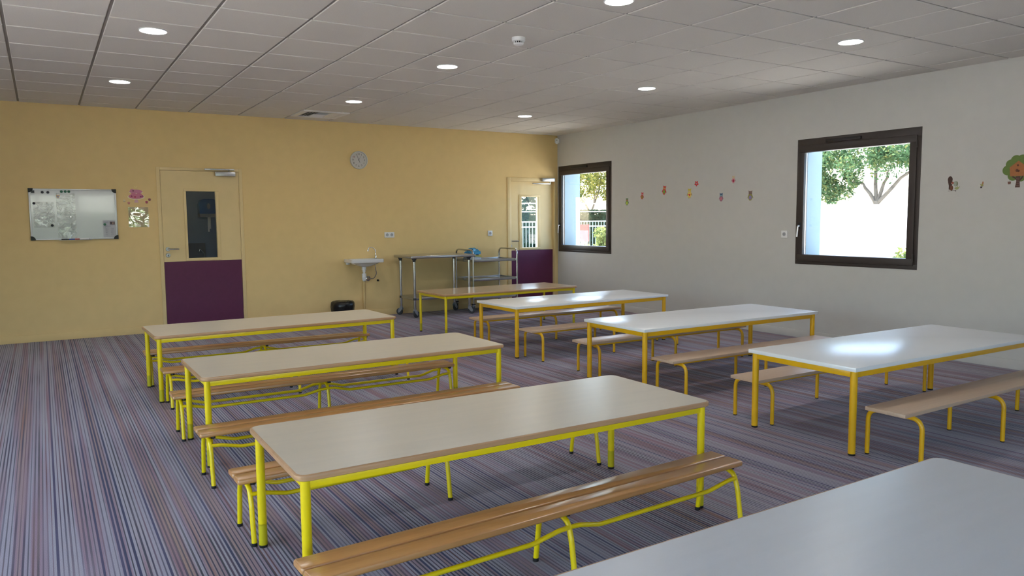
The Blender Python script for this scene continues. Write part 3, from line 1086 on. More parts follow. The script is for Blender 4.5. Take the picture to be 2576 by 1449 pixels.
MB().tube([(0.083, -0.130, 0.134), (0.074, -0.130, 0.104)], [0.009, 0.0115], 12).build('spout_tip', M_CHROME, tap)
MB().lathe([(0, 0), (0.028, 0), (0.031, -0.01), (0.031, -0.04), (0.034, -0.04), (0.034, -0.046), (0.022, -0.05), (0.022, -0.078), (0.016, -0.082), (0.016, -0.098), (0.030, -0.100), (0.031, -0.148), (0.033, -0.15), (0.033, -0.156), (0.030, -0.16), (0.030, -0.185), (0.022, -0.205), (0.008, -0.214), (0, -0.214)], 26,
           Matrix.Translation((-0.004, -0.17, -0.108))).build('bottle_trap', M_WHITEP, SK)
MB().tube(fillet([(0.0, -0.17, -0.235), (0.03, -0.08, -0.235), (0.03, -0.02, -0.235), (0.045, 0.0, -0.235)], 0.03), 0.015, 12).build('waste_pipe', M_WHITEP, SK)
vl = MB().lathe([(0, 0), (0.036, 0), (0.036, 0.006), (0.02, 0.016), (0.016, 0.04), (0.02, 0.042), (0.02, 0.055), (0, 0.055)], 22, Matrix.Translation((0.118, 0, -0.296)) @ WALL_MT).build('stop_valve', M_CHROME, SK)
hs = fillet([(0.175, -0.14, -0.05), (0.18, -0.14, -0.13), (0.20, -0.13, -0.22), (0.17, -0.10, -0.295), (0.125, -0.06, -0.295), (0.118, -0.045, -0.296)], 0.06, 6)
MB().tube(hs, 0.006, 10).build('braided_hose', M_STEELT, SK)
pp = MB().cyl((0, 0, 0), (0, 0, 0.545), 0.0135, 16).build('wall_pipe', M_YWALL, None, True, (-3.492, -0.022, 0))
tag(pp, 'thin painted pipe running down the yellow wall below the basin', 'pipe')
MB().lathe([(0.0136, 0), (0.018, 0), (0.018, 0.014), (0.0136, 0.014)], 16, Matrix.Translation((0, 0, 0.13))).build('pipe_clip', M_YWALL, pp)
MB().bx(-0.006, 0.006, 0.008, 0.022, 0.13, 0.144).build('pipe_clip', M_YWALL, pp)
st_ = MB().lathe([(0, 0), (0.014, 0), (0.016, 0.012), (0.012, 0.03), (0.005, 0.034), (0, 0.034)], 14, WALL_MT).build('pipe_stub', M_BLACKP, None, True, (-3.270, 0, 0.516))
tag(st_, 'small black pipe stub in the wall right of the bottle trap', 'pipe stub')
MB().cyl((0, -0.03, 0), (-0.012, -0.038, 0.002), 0.008, 10).build('stub_cap', M_BLACKP, st_)

# bin with black bag
bn_ = thing('waste_bin', 'low waste bin lined with a black plastic bag against the yellow wall', 'bin', (-3.905, -0.27, 0))
rb = random.Random(4)
MB().lathe([(0, 0), (0.125, 0), (0.15, 0.235), (0.142, 0.235), (0.12, 0.012), (0, 0.012)], 28).build('bin_body', M_GREYP, bn_)
bag = []
for r_, z_, a_ in ((0.153, 0.12, 0.004), (0.158, 0.16, 0.006), (0.162, 0.20, 0.007), (0.16, 0.235, 0.007), (0.152, 0.258, 0.007), (0.135, 0.274, 0.006), (0.09, 0.270, 0.008), (0.03, 0.262, 0.008)):
    bag.append([((r_ + rb.uniform(-a_, a_)) * math.cos(2 * PI * k / 36), (r_ + rb.uniform(-a_, a_)) * math.sin(2 * PI * k / 36), z_ + rb.uniform(-a_, a_) * 0.7) for k in range(36)])
MB().loops(bag).build('bin_bag', M_BAG, bn_)

# ------------------------------------------------------------------ clock
CK = thing('wall_clock', 'round wall clock with silver rim and black numerals on the yellow wall', 'clock', (-3.518, 0, 2.246))
MB().lathe([(0, 0), (0.122, 0), (0.1275, 0.006), (0.1275, 0.040), (0.124, 0.044), (0.117, 0.044), (0.1145, 0.040), (0.1145, 0.018), (0, 0.018)], 56, WALL_MT).build('clock_rim', mat('silver_plastic', (214, 213, 210), 0.3, 0.3), CK)
fc = MB().lathe([(0, 0.018), (0.1143, 0.018), (0.1143, 0.0195), (0, 0.0195)], 56, WALL_MT).build('dial', mat('clock_dial', (206, 202, 198), 0.6, var=0.01), CK)
for n in range(1, 13):
    a = PI / 2 - n * PI / 6
    m_ = flat((150, 40, 48)) if n == 10 else (flat((150, 146, 120)) if n == 4 else (flat((186, 182, 168)) if n == 11 else flat((34, 34, 38))))
    o = obj('numeral', text_mesh(str(n), 0.034, m_), fc, (0.085 * math.cos(a), -0.0202, 0.085 * math.sin(a)))
    o.rotation_euler = (PI / 2, 0, 0)


def hand(nm, ang, l0, l1, w, m_, y):
    d = Vector((math.sin(ang), 0, math.cos(ang)))
    n_ = Vector((math.cos(ang), 0, -math.sin(ang)))
    P = [d * -l0 - n_ * w, d * -l0 + n_ * w, d * l1 + n_ * w * 0.6, d * l1 - n_ * w * 0.6]
    MB().loops([[(p.x, y, p.z) for p in P], [(p.x, y - 0.001, p.z) for p in P]]).build(nm, m_, CK, False)


hand('minute_hand', math.radians(-22.5), 0.036, 0.094, 0.0026, flat((40, 38, 38)), -0.024)
hand('hour_hand', math.radians(26), 0.0, 0.062, 0.0032, flat((150, 148, 144)), -0.022)
MB().lathe([(0, 0.018), (0.005, 0.018), (0.005, 0.027), (0, 0.028)], 14, WALL_MT).build('hand_pivot', flat((40, 38, 38)), CK)


# ------------------------------------------------------------------ sockets
def socket(label, loc, rz, n):
    r = thing('wall_socket', label, 'socket', loc, rz, 'white wall sockets')
    w = 0.084 + 0.071 * (n - 1)
    pl = MB().box((0, -0.005, 0), (w, 0.010, 0.082), 0.003, None, 2).build('cover_plate', M_WHITEP, r)
    for k in range(n):
        x = (k - (n - 1) / 2) * 0.071
        MB().lathe([(0.0, 0.0104), (0.0185, 0.0104), (0.0195, 0.0125), (0.0215, 0.0125), (0.0225, 0.0101)], 26, Matrix.Translation((x, 0, 0)) @ WALL_MT).build('socket_well', mat('socket_shade', (176, 178, 186), 0.5, var=0.02) if 'socket_shade' not in MATS else MATS['socket_shade'], pl)
        MB().cyl((x, -0.0104, 0.010), (x, -0.020, 0.010), 0.0026, 10).build('earth_pin', M_ALU, pl)
        for s in (-1, 1):
            MB().cyl((x + s * 0.0095, -0.0103, -0.002), (x + s * 0.0095, -0.0112, -0.002), 0.003, 10).build('pin_hole', M_BLACKP, pl)
    return r


socket('white double wall socket above the steel work table', (-3.071, 0, 1.177), 0, 2)
socket('white single wall socket on the yellow wall beside the far door', (-1.358, 0, 1.172), 0, 1)
socket('white single wall socket on the white wall beside the larger window', (XW, -4.575, 1.187), RZ, 1)

# motion sensor in the corner
PS = thing('motion_sensor', 'small white motion sensor high in the room corner', 'sensor', (XW, 0, 2.628), -PI / 4)
PS.scale = (0.62, 0.62, 0.9)
MB().loops([[(px, -0.085 + py * 0.7 - (0.012 if 0.02 < z < 0.09 else 0.0), z) for px, py in rrect(0.07, 0.05, 0.012, 4)] for z in (0.0, 0.012, 0.05, 0.085, 0.108)]).build('sensor_body', M_WHITEP, PS)
MB().bx(-0.02, 0.02, -0.116, -0.112, 0.05, 0.075, 0.002).build('sensor_lens', flat((190, 190, 186)), PS)
MB().prism([(-0.06, -0.06), (0.06, -0.06), (0.02, -0.10), (-0.02, -0.10)], 0.02, 0.09).build('corner_mount', M_WHITEP, PS)

# ------------------------------------------------------------------ whiteboard
WB = thing('whiteboard', 'white magnetic board with black corners on the yellow wall', 'whiteboard', (-7.518, 0, 1.190))
BW, BH = 0.900, 0.598
MB().bx(0.012, BW - 0.012, -0.014, 0, 0.012, BH - 0.012).build('board_surface', M_BOARD, WB, False)
for nm, b_ in (('frame_rail', (0.03, BW - 0.03, BH - 0.018, BH)), ('frame_rail', (0.03, BW - 0.03, 0.0, 0.018)), ('frame_rail', (0.0, 0.018, 0.03, BH - 0.03)), ('frame_rail', (BW - 0.018, BW, 0.03, BH - 0.03))):
    MB().bx(b_[0], b_[1], -0.020, 0, b_[2], b_[3], 0.004).build(nm, mat('frame_aluminium', (208, 210, 212), 0.35, 0.5) if 'frame_aluminium' not in MATS else MATS['frame_aluminium'], WB)
for cx, sx in ((0, 1), (BW, -1)):
    for cz, sz in ((0, 1), (BH, -1)):
        P = [(cx - sx * 0.002, cz - sz * 0.002), (cx + sx * 0.048, cz - sz * 0.002), (cx + sx * 0.046, cz + sz * 0.016), (cx + sx * 0.036, cz + sz * 0.032), (cx + sx * 0.018, cz + sz * 0.044), (cx - sx * 0.002, cz + sz * 0.046)]
        MB().prism(P, 0.0, 0.024, WALL_MT).build('corner_cap', M_BLACKP, WB)
MB().bx(0.28, 0.62, -0.055, -0.018, -0.006, -0.001, 0.001).build('pen_tray', M_ALU, WB)
MB().bx(0.028, 0.062, -0.0145, -0.014, 0.545, 0.575).build('maker_mark', flat((70, 70, 76)), WB)


def magnet(label, x, z, m_):
    o = MB().lathe([(0, 0), (0.0145, 0), (0.0152, 0.002), (0.0145, 0.0065), (0.012, 0.008), (0, 0.0086)], 24, WALL_MT).build('board_magnet', m_, None, True, (x, -0.0155, z))
    tag(o, label, 'magnet', 'whiteboard magnets')


MG = flat((52, 112, 84), 0.4)
MK = flat((28, 28, 38), 0.4)
magnet('black magnet, first of the two at the top left of the whiteboard', -7.379, 1.745, MK)
magnet('black magnet, second of the two at the top left of the whiteboard', -7.323, 1.744, MK)
magnet('black magnet at the top left corner of the square plastic sheet on the board', -7.468, 1.617, MK)
magnet('black magnet at the lower right of the square plastic sheet on the board', -7.299, 1.361, MK)
magnet('green magnet, left one of the three in a row on the board top', -7.187, 1.755, MG)
magnet('green magnet, middle one of the three in a row on the board top', -7.148, 1.756, MG)
magnet('green magnet, right one of the three in a row on the board top', -7.111, 1.756, MG)
magnet('green magnet holding the printed notice on the board', -6.756, 1.366, MG)
for k, (nm, x0, x1, c_) in enumerate((('black', -7.216, -7.140, (24, 24, 28)), ('blue', -7.138, -7.08, (34, 60, 150)), ('red', -7.078, -7.03, (176, 50, 40)), ('white', -7.028, -6.93, (220, 220, 222)))):
    o = MB().tube([(0, 0, 0), (x1 - x0, 0, 0)], 0.0065, 12).build('marker_pen', flat(c_, 0.4), None, True, (x0, -0.036, 1.1955))
    tag(o, '%s marker pen lying on the tray below the whiteboard' % nm, 'pen', 'marker pens on the tray')
    MB().tube([(x1 - x0, 0, 0), (x1 - x0 + 0.004, 0, 0)], [0.0062, 0.004], 12).build('pen_cap', flat((24, 24, 28), 0.4), o)


def wavy_sheet(name, m_, x0, x1, z0, z1, y, amp, seed, label, cat, nx=14, nz=16):
    rnd = random.Random(seed)
    ph = [rnd.uniform(0, 6.28) for _ in range(6)]
    vs_, fs_ = [], []
    for j in range(nz + 1):
        for i in range(nx + 1):
            u, v = i / nx, j / nz
            d = amp * (math.sin(5 * u + 7 * v + ph[0]) + 0.7 * math.sin(11 * v - 3 * u + ph[1]) + 0.5 * math.sin(17 * v + 9 * u + ph[2]))
            vs_.append(((x1 - x0) * u, -abs(d), (z1 - z0) * v))
    for j in range(nz):
        for i in range(nx):
            a = j * (nx + 1) + i
            fs_.append((a, a + 1, a + nx + 2, a + nx + 1))
    me = bpy.data.meshes.new(name)
    me.from_pydata(vs_, [], fs_)
    me.materials.append(m_)
    me.shade_smooth()
    o = obj(name, me, None, (x0, y, z0))
    return tag(o, label, cat)


wavy_sheet('plastic_sleeve', M_SLEEVE, -7.480, -7.270, 1.335, 1.635, -0.0165, 0.003, 1, 'square clear plastic sleeve held by black magnets on the whiteboard', 'plastic sleeve')
wavy_sheet('plastic_sleeve', M_SLEEVE, -7.246, -7.052, 1.210, 1.734, -0.0165, 0.003, 2, 'tall clear plastic sleeve hanging from green magnets on the whiteboard', 'plastic sleeve')
wavy_sheet('plastic_sleeve', M_SLEEVEF, -6.493, -6.267, 1.328, 1.576, -0.002, 0.0012, 3, 'shiny clear plastic sheet taped to the wall under the cake sticker', 'plastic sleeve')
nt_ = thing('printed_notice', 'small printed notice with a photo at the lower right of the whiteboard', 'notice', (-6.776, -0.0150, 1.213))
MB().bx(0, 0.135, -0.001, 0, 0, 0.204).build('sheet', flat((182, 184, 190)), nt_, False)
pic = MB().bx(0.074, 0.130, -0.0016, -0.001, 0.152, 0.186).build('printed_photo', flat((120, 104, 104)), nt_, False)
MB().bx(0.080, 0.098, -0.0020, -0.0016, 0.156, 0.182).build('photo_patch', flat((70, 60, 66)), pic, False)
MB().bx(0.102, 0.112, -0.0020, -0.0016, 0.154, 0.176).build('photo_patch', flat((190, 160, 140)), pic, False)
rq = random.Random(2)
for row, z in enumerate((0.178, 0.140, 0.130, 0.120, 0.105, 0.092, 0.080, 0.062, 0.050, 0.036)):
    for x0 in ((0.02,) if row < 4 else (0.026, 0.082)):
        MB().bx(x0, x0 + (0.04 if row == 0 else rq.uniform(0.018, 0.034)) * (2 if row in (2, 3) else 1), -0.0014, -0.001, z, z + 0.0028).build('text_line', flat((116, 118, 130)), nt_, False)


# ------------------------------------------------------------------ stickers
def ell(cx, cz, rx, rz_, n=24, a0=0, a1=2 * PI):
    full = abs(a1 - a0 - 2 * PI) < 1e-6
    m_ = n if full else n + 1
    return [(cx + rx * math.cos(a0 + (a1 - a0) * k / n), cz + rz_ * math.sin(a0 + (a1 - a0) * k / n)) for k in range(m_)]


def layer(parent, name, polys, rgb, lv=0, rough=0.5):
    mb = MB()
    for q_, P in enumerate(polys):
        mb.prism(P, 0.0003 + 0.0006 * lv, 0.0008 + 0.0006 * lv + 0.00004 * q_, WALL_MT)
    return mb.build(name, flat(rgb, rough), parent, False)


def rot2(P, a, c=(0, 0)):
    ca, sa = math.cos(a), math.sin(a)
    return [(c[0] + (x - c[0]) * ca - (y - c[1]) * sa, c[1] + (x - c[0]) * sa + (y - c[1]) * ca) for x, y in P]


def heart(cx, cz, s):
    P = []
    for k in range(24):
        t = 2 * PI * k / 24
        P.append((cx + s * 16 * math.sin(t) ** 3 / 17, cz + s * (13 * math.cos(t) - 5 * math.cos(2 * t) - 2 * math.cos(3 * t) - math.cos(4 * t)) / 17))
    return P


def owl(label, y, z, s, tilt, body, head, belly, wing, face, heart_belly=False):
    r = thing('owl_sticker', label, 'sticker', (XW, y, z), RZ, 'owl wall stickers')
    T = lambda P: rot2([(a * s, b * s) for a, b in P], tilt)
    hd = layer(r, 'owl_head', [T([(-0.024, 0.000), (0.024, 0.0), (0.025, 0.04), (0.028, 0.062), (0.015, 0.052), (0.0, 0.053), (-0.015, 0.052), (-0.028, 0.062), (-0.025, 0.04)])], head, 1)
    layer(r, 'owl_body', [T(ell(0, -0.016, 0.032, 0.040))], body, 2)
    layer(r, 'owl_belly', [T(heart(0, -0.020, 0.018)) if heart_belly else T(ell(0, -0.022, 0.020, 0.024))], belly, 3)
    for sd in (-1, 1):
        layer(r, 'owl_wing', [T([(sd * 0.028, 0.004), (sd * 0.036, -0.006), (sd * 0.045, -0.030), (sd * 0.036, -0.026), (sd * 0.028, -0.022)])], wing, 1)
        ey = layer(r, 'owl_eye', [T(ell(sd * 0.010, 0.024, 0.0085, 0.0085, 16))], face, 3)
        layer(ey, 'owl_pupil', [T(ell(sd * 0.010, 0.024, 0.0035, 0.0035, 12))], (50, 44, 44), 4)
        layer(r, 'owl_foot', [T(ell(sd * 0.010, -0.056, 0.006, 0.004, 10))], wing, 1)
    layer(r, 'owl_beak', [T([(-0.004, 0.016), (0.004, 0.016), (0, 0.008)])], (226, 150, 60), 4)


cy_ = lambda y: -10.3925 + (y + 10.3925) * (7.4164 + XW) / 7.4164
cz_ = lambda z: 1.3775 + (z - 1.3775) * (7.4164 + XW) / 7.4164
owl('green owl sticker with an orange face, closest to the corner window', cy_(-1.726), cz_(1.635), 0.92, 0, (104, 140, 70), (72, 120, 76), (176, 190, 60), (78, 120, 96), (222, 112, 84))
owl('small red owl sticker with an olive belly beside the green owl', cy_(-2.058), cz_(1.711), 0.86, -0.1, (206, 74, 84), (208, 70, 80), (150, 140, 52), (190, 66, 80), (236, 200, 200))
owl('tilted red owl sticker with a bright green belly', cy_(-2.515), cz_(1.774), 1.05, -0.14, (206, 66, 66), (200, 70, 60), (118, 176, 62), (170, 40, 60), (222, 196, 110))
owl('yellow owl sticker with a red heart belly', cy_(-2.999), cz_(1.716), 1.10, 0, (226, 204, 106), (206, 190, 70), (214, 62, 62), (126, 104, 70), (232, 200, 180), True)
owl('pink owl sticker with a blue head and pale wings', cy_(-3.558), cz_(1.645), 0.92, 0, (140, 110, 134), (62, 96, 130), (206, 120, 130), (206, 140, 150), (150, 196, 206))
owl('small pink owl sticker placed higher than the other owls', cy_(-3.755), cz_(1.862), 0.78, 0, (214, 150, 156), (204, 186, 150), (160, 34, 74), (140, 100, 110), (220, 204, 170))
owl('olive owl sticker with a lilac belly, closest to the larger window', cy_(-4.026), cz_(1.652), 1.04, 0, (150, 146, 78), (128, 104, 96), (136, 126, 176), (160, 160, 130), (150, 124, 116))
fw = thing('flower_sticker', 'red flower wall sticker with a grey centre above the heart owl', 'sticker', (XW, cy_(-3.125), cz_(1.839)), RZ)
for k in range(5):
    a = -PI / 2 + k * 2 * PI / 5
    layer(fw, 'petal', [rot2(ell(0, 0.022, 0.012, 0.015, 18), a - PI / 2)], (206, 44, 52), 1)
layer(fw, 'flower_centre', [ell(0, 0, 0.009, 0.009, 16)], (150, 160, 160), 2)

sq = thing('squirrel_sticker', 'brown squirrel and pale bird wall sticker right of the larger window', 'sticker', (XW, cy_(-6.47), cz_(1.69)), RZ)
layer(sq, 'tail', [[(-0.052, -0.055), (-0.030, -0.062), (-0.022, -0.02), (-0.020, 0.03), (-0.022, 0.055), (-0.036, 0.068), (-0.052, 0.062), (-0.062, 0.04), (-0.060, 0.012), (-0.052, -0.02)], ell(-0.041, 0.038, 0.0225, 0.031)], (70, 44, 38), 1)
layer(sq, 'squirrel_body', [ell(-0.026, -0.042, 0.015, 0.024)], (112, 66, 44), 2)
layer(sq, 'squirrel_head', [ell(-0.018, 0.004, 0.012, 0.012)], (150, 80, 62), 2)
layer(sq, 'ear', [ell(-0.024, -0.002, 0.004, 0.004, 10)], (226, 210, 196), 3)
layer(sq, 'bird_body', [ell(0.012, -0.004, 0.021, 0.026)], (158, 164, 152), 2)
layer(sq, 'bird_wing', [ell(0.020, -0.004, 0.013, 0.022, 16, -PI / 2, PI / 2)], (120, 124, 100), 3)
layer(sq, 'leaf_spray', [[(0.0, -0.044), (0.018, -0.034), (0.03, -0.042), (0.052, -0.026), (0.042, -0.048), (0.028, -0.060), (0.012, -0.058)], [(0.022, -0.04), (0.030, -0.018), (0.034, -0.04)]], (160, 164, 108), 2)
layer(sq, 'branch', [[(-0.058, -0.072), (0.006, -0.066), (0.006, -0.063), (-0.058, -0.068)], ell(0.012, -0.070, 0.008, 0.005, 12)], (84, 76, 70), 1)
ps = thing('plant_sticker', 'tiny potted plant wall sticker between the squirrel and the tree stickers', 'sticker', (XW, cy_(-6.718), cz_(1.665)), RZ)
layer(ps, 'leaves', [[(-0.018, 0.012), (-0.006, -0.010), (0.012, -0.014), (0.014, 0.002), (0.006, 0.006), (0.0, 0.016), (-0.006, 0.002)]], (150, 146, 82), 1)
layer(ps, 'blossom', [ell(0.009, 0.018, 0.006, 0.014)], (168, 110, 70), 2)
layer(ps, 'pot', [[(-0.012, -0.030), (0.003, -0.030), (0.006, -0.014), (-0.013, -0.014)]], (76, 66, 64), 2)
tr_ = thing('tree_sticker', 'green tree wall sticker with an orange tree house at the right edge', 'sticker', (XW, cy_(-7.02), cz_(1.63)), RZ)
cl = []
for a, b2, c in ((-0.085, 0.155, 0.045), (-0.06, 0.205, 0.045), (-0.02, 0.24, 0.045), (0.03, 0.245, 0.042), (0.07, 0.215, 0.045), (0.095, 0.165, 0.045), (0.08, 0.115, 0.045), (0.02, 0.10, 0.05), (-0.04, 0.105, 0.045), (0, 0.17, 0.09)):
    cl.append(ell(a, b2, c, c, 18))
layer(tr_, 'foliage', cl, (98, 122, 52), 1)
th_ = layer(tr_, 'tree_house', [[(-0.065, 0.10), (0.075, 0.10), (0.08, 0.17), (0.0, 0.235), (-0.07, 0.18)]], (168, 104, 54), 2)
for a, b2, rr in ((-0.004, 0.195, 0.009), (-0.010, 0.150, 0.012), (0.004, 0.146, 0.010)):
    layer(th_, 'window_hole', [ell(a, b2, rr, rr, 14)], (104, 56, 36), 3)
tk = layer(tr_, 'trunk', [[(-0.020, 0.0), (0.020, 0.0), (0.016, 0.06), (0.02, 0.098), (-0.016, 0.098), (-0.012, 0.05)]], (84, 54, 46), 2)
layer(tr_, 'branch', [[(-0.014, 0.070), (-0.05, 0.095), (-0.04, 0.102), (-0.012, 0.084)]], (74, 46, 40), 2)
layer(tr_, 'branch', [[(0.016, 0.055), (0.04, 0.080), (0.044, 0.104), (0.036, 0.102), (0.016, 0.072)]], (74, 46, 40), 2)
for k in range(5):
    layer(tk, 'ladder_rung', [[(-0.012, 0.014 + 0.016 * k), (0.012, 0.016 + 0.016 * k), (0.012, 0.019 + 0.016 * k), (-0.012, 0.017 + 0.016 * k)]], (150, 110, 100), 3)
layer(tr_, 'bucket', [[(-0.078, 0.030), (-0.058, 0.030), (-0.053, 0.054), (-0.082, 0.054)]], (112, 76, 66), 2)
layer(tr_, 'bucket_rope', [[(-0.069, 0.054), (-0.067, 0.054), (-0.067, 0.095), (-0.069, 0.095)]], (150, 146, 140), 1)

ck = thing('cake_sticker', 'pink two-tier cake stand wall sticker above the shiny plastic sheet', 'sticker', (-6.397, 0, 1.72))
layer(ck, 'lower_tray', [ell(0, -0.020, 0.097, 0.034)], (232, 222, 190), 1)
layer(ck, 'lower_cakes', [ell(0, -0.014, 0.085, 0.030), ell(-0.03, 0.012, 0.028, 0.018), ell(0.035, 0.010, 0.03, 0.018)], (206, 122, 148), 2)
layer(ck, 'upper_tray', [ell(0, 0.038, 0.078, 0.020)], (232, 222, 190), 1)
layer(ck, 'upper_cakes', [ell(0, 0.046, 0.072, 0.024), ell(-0.04, 0.062, 0.022, 0.016)], (204, 130, 158), 2)
layer(ck, 'stand_foot', [[(-0.012, -0.052), (0.012, -0.052), (0.026, -0.090), (-0.026, -0.090)]], (214, 170, 180), 1)
layer(ck, 'bow', [[(0, 0.098), (-0.016, 0.114), (-0.014, 0.096)], [(0, 0.098), (0.016, 0.114), (0.014, 0.096)], ell(0, 0.097, 0.004, 0.004, 10)], (238, 218, 150), 1)
for a, b2, c in ((-0.05, -0.012, (150, 60, 90)), (-0.012, -0.02, (170, 50, 80)), (0.05, -0.016, (130, 60, 110)), (0.07, -0.010, (150, 70, 120)), (-0.03, 0.054, (130, 70, 90))):
    layer(ck, 'icing', [ell(a, b2, 0.010, 0.010, 14)], c, 3)
for lab, x, z, c in (('cream', -6.530, 1.652, (226, 206, 170)), ('rose', -6.482, 1.624, (206, 136, 130)), ('dark pink', -6.283, 1.634, (176, 84, 110)), ('mauve', -6.249, 1.667, (160, 90, 100))):
    cpk = thing('cupcake_sticker', '%s cupcake wall sticker beside the cake stand sticker' % lab, 'sticker', (x, 0, z), 0, 'cupcake stickers')
    layer(cpk, 'case', [[(-0.010, -0.014), (0.010, -0.014), (0.014, 0.002), (-0.014, 0.002)]], tuple(int(v * 0.86) for v in c), 1)
    layer(cpk, 'icing', [ell(0, 0.006, 0.016, 0.011, 16)], c, 2)
bdg = thing('badge_sticker', 'small orange and blue shield sticker on the whiteboard', 'sticker', (-7.224, -0.0145, 1.699))
layer(bdg, 'shield', [[(-0.017, 0.018), (0.017, 0.018), (0.017, -0.004), (0.0, -0.024), (-0.017, -0.004)]], (214, 150, 60), 1)
layer(bdg, 'crest', [[(-0.008, 0.010), (0.010, 0.004), (0.002, -0.016), (-0.010, -0.004)]], (78, 80, 140), 2)

# ------------------------------------------------------------------ ceiling fittings
lamp_spots = [
    ('round ceiling light above the whiteboard, nearer the yellow wall', -6.670, -1.835),
    ('round ceiling light toward the upper left corner of the picture', -6.638, -4.187),
    ('round ceiling light next to the ceiling air grille', -4.210, -1.749),
    ('round ceiling light between the air grille light and the smoke detector', -4.178, -4.095),
    ('round ceiling light cut off by the top edge of the picture', -4.164, -6.501),
    ('round ceiling light above the far corner, over the tan table', -1.757, -1.660),
    ('round ceiling light along the white wall above the owl stickers', -1.779, -4.117),
    ('round ceiling light along the white wall, near the larger window', -1.805, -6.559),
]


def lamp():
    r = thing('ceiling_light', 'x', 'ceiling light', (0, 0, 0), 0, 'round ceiling lights')
    MB().lathe([(0.088, 0.0), (0.097, 0.0), (0.099, -0.003), (0.095, -0.007), (0.088, -0.006)], 40).build('trim_ring', M_WHITEP, r)
    MB().lathe([(0, -0.0052), (0.089, -0.005), (0.089, -0.001), (0, -0.001)], 40).build('diffuser', M_LAMP, r)
    return r


lp = lamp()
for i, (lab, x, y) in enumerate(lamp_spots):
    o = lp if i == 0 else copy_tree(lp)
    o.location = (-7.4164 + (x + 7.4164) * 0.987, -10.3925 + (y + 10.3925) * 0.987, HC - 0.002)
    o['label'] = lab

SD = thing('smoke_detector', 'round white smoke detector on the ceiling', 'smoke detector', (-4.24, -5.41, HC - 0.002))
MB().lathe([(0, 0), (0.050, 0), (0.052, -0.004), (0.051, -0.026), (0.046, -0.030), (0.034, -0.030), (0, -0.030)], 36).build('detector_base', M_WHITEP, SD)
MB().lathe([(0, -0.030), (0.030, -0.030), (0.030, -0.043), (0, -0.043)], 28).build('sensing_chamber', M_BLACKP, SD)
for k in range(12):
    a = 2 * PI * k / 12
    MB().box((0.034 * math.cos(a), 0.034 * math.sin(a), -0.0365), (0.007, 0.005, 0.013), 0.0, Matrix.Rotation(a, 3, 'Z')).build('chamber_rib', M_WHITEP, SD)
MB().lathe([(0, -0.043), (0.038, -0.043), (0.040, -0.046), (0.034, -0.053), (0.0, -0.055)], 32).build('detector_cap', M_WHITEP, SD)

AV = thing('air_diffuser', 'square ceiling air grille with slats near the yellow wall', 'air grille', (-4.2575, -0.625, HC - 0.002))
VH = 0.297
vf = MB()
for s in (-1, 1):
    vf.bx(-VH, VH, s * (VH - 0.035) - 0.035, s * (VH - 0.035) + 0.035, -0.010, 0.008, 0.003)
    vf.bx(s * (VH - 0.035) - 0.035, s * (VH - 0.035) + 0.035, -VH + 0.07, VH - 0.07, -0.010, 0.008, 0.003)
vf.build('grille_frame', M_WHITEP, AV)
MB().bx(-VH + 0.06, VH - 0.06, -VH + 0.06, VH - 0.06, 0.0062, 0.0085).build('plenum', M_BLACKP, AV)
for sx in (-1, 1):
    for k in range(4):
        MB().box((sx * (0.205 - 0.034 * k), 0, -0.003), (0.024, 2 * VH - 0.15, 0.002), 0.0, Matrix.Rotation(sx * 0.55, 3, 'Y')).build('slat', M_WHITEP, AV)
for k in range(12):
    MB().box((0, -0.20 + 0.036 * k, -0.003), (0.155, 0.026, 0.002), 0.0, Matrix.Rotation(0.55 * (1 if k < 6 else -1), 3, 'X')).build('slat', M_WHITEP, AV)

# ------------------------------------------------------------------ outside
tag(MB().bx(-60, 80, -60, 80, -0.5, -0.22).build('ground_outside', M_GROUND, smooth=False), 'pale sunlit ground outside', kind='structure')
tag(MB().bx(-60, 5, -60, YR - 9.0, -0.22, -0.19).build('lawn', M_LAWN, smooth=False), 'green lawn behind the building', kind='structure')
gw = MB().bx(8.0, 8.25, -12, 4.0, -0.22, 1.62)
gw.bx(7.95, 8.30, -12.05, 4.05, 1.60, 1.65, 0.01)
tag(gw.build('wall_garden', M_EXTW), 'white garden wall outside the larger window', kind='structure')


def leaves_mesh(name, centers, n, size, m_, seed, flatz=1.0):
    rs = np.random.RandomState(seed)
    ci = rs.randint(0, len(centers), n)
    C = np.array([c[:3] for c in centers])[ci]
    Rr = np.array([c[3] for c in centers])[ci]
    d = rs.normal(size=(n, 3))
    d /= np.linalg.norm(d, axis=1)[:, None]
    rad = Rr * rs.uniform(0.25, 1.0, n) ** 0.6
    P = C + d * rad[:, None] * np.array([1, 1, flatz])
    u = rs.normal(size=(n, 3))
    u /= np.linalg.norm(u, axis=1)[:, None]
    v = np.cross(u, rs.normal(size=(n, 3)))
    v /= np.linalg.norm(v, axis=1)[:, None]
    s = size * rs.uniform(0.6, 1.3, n)[:, None]
    V = np.stack([P - u * s, P + v * s * 0.5, P + u * s, P - v * s * 0.5], 1).reshape(-1, 3)
    me = bpy.data.meshes.new(name)
    me.from_pydata(V.tolist(), [], np.arange(4 * n).reshape(n, 4).tolist())
    me.materials.append(m_)
    return me


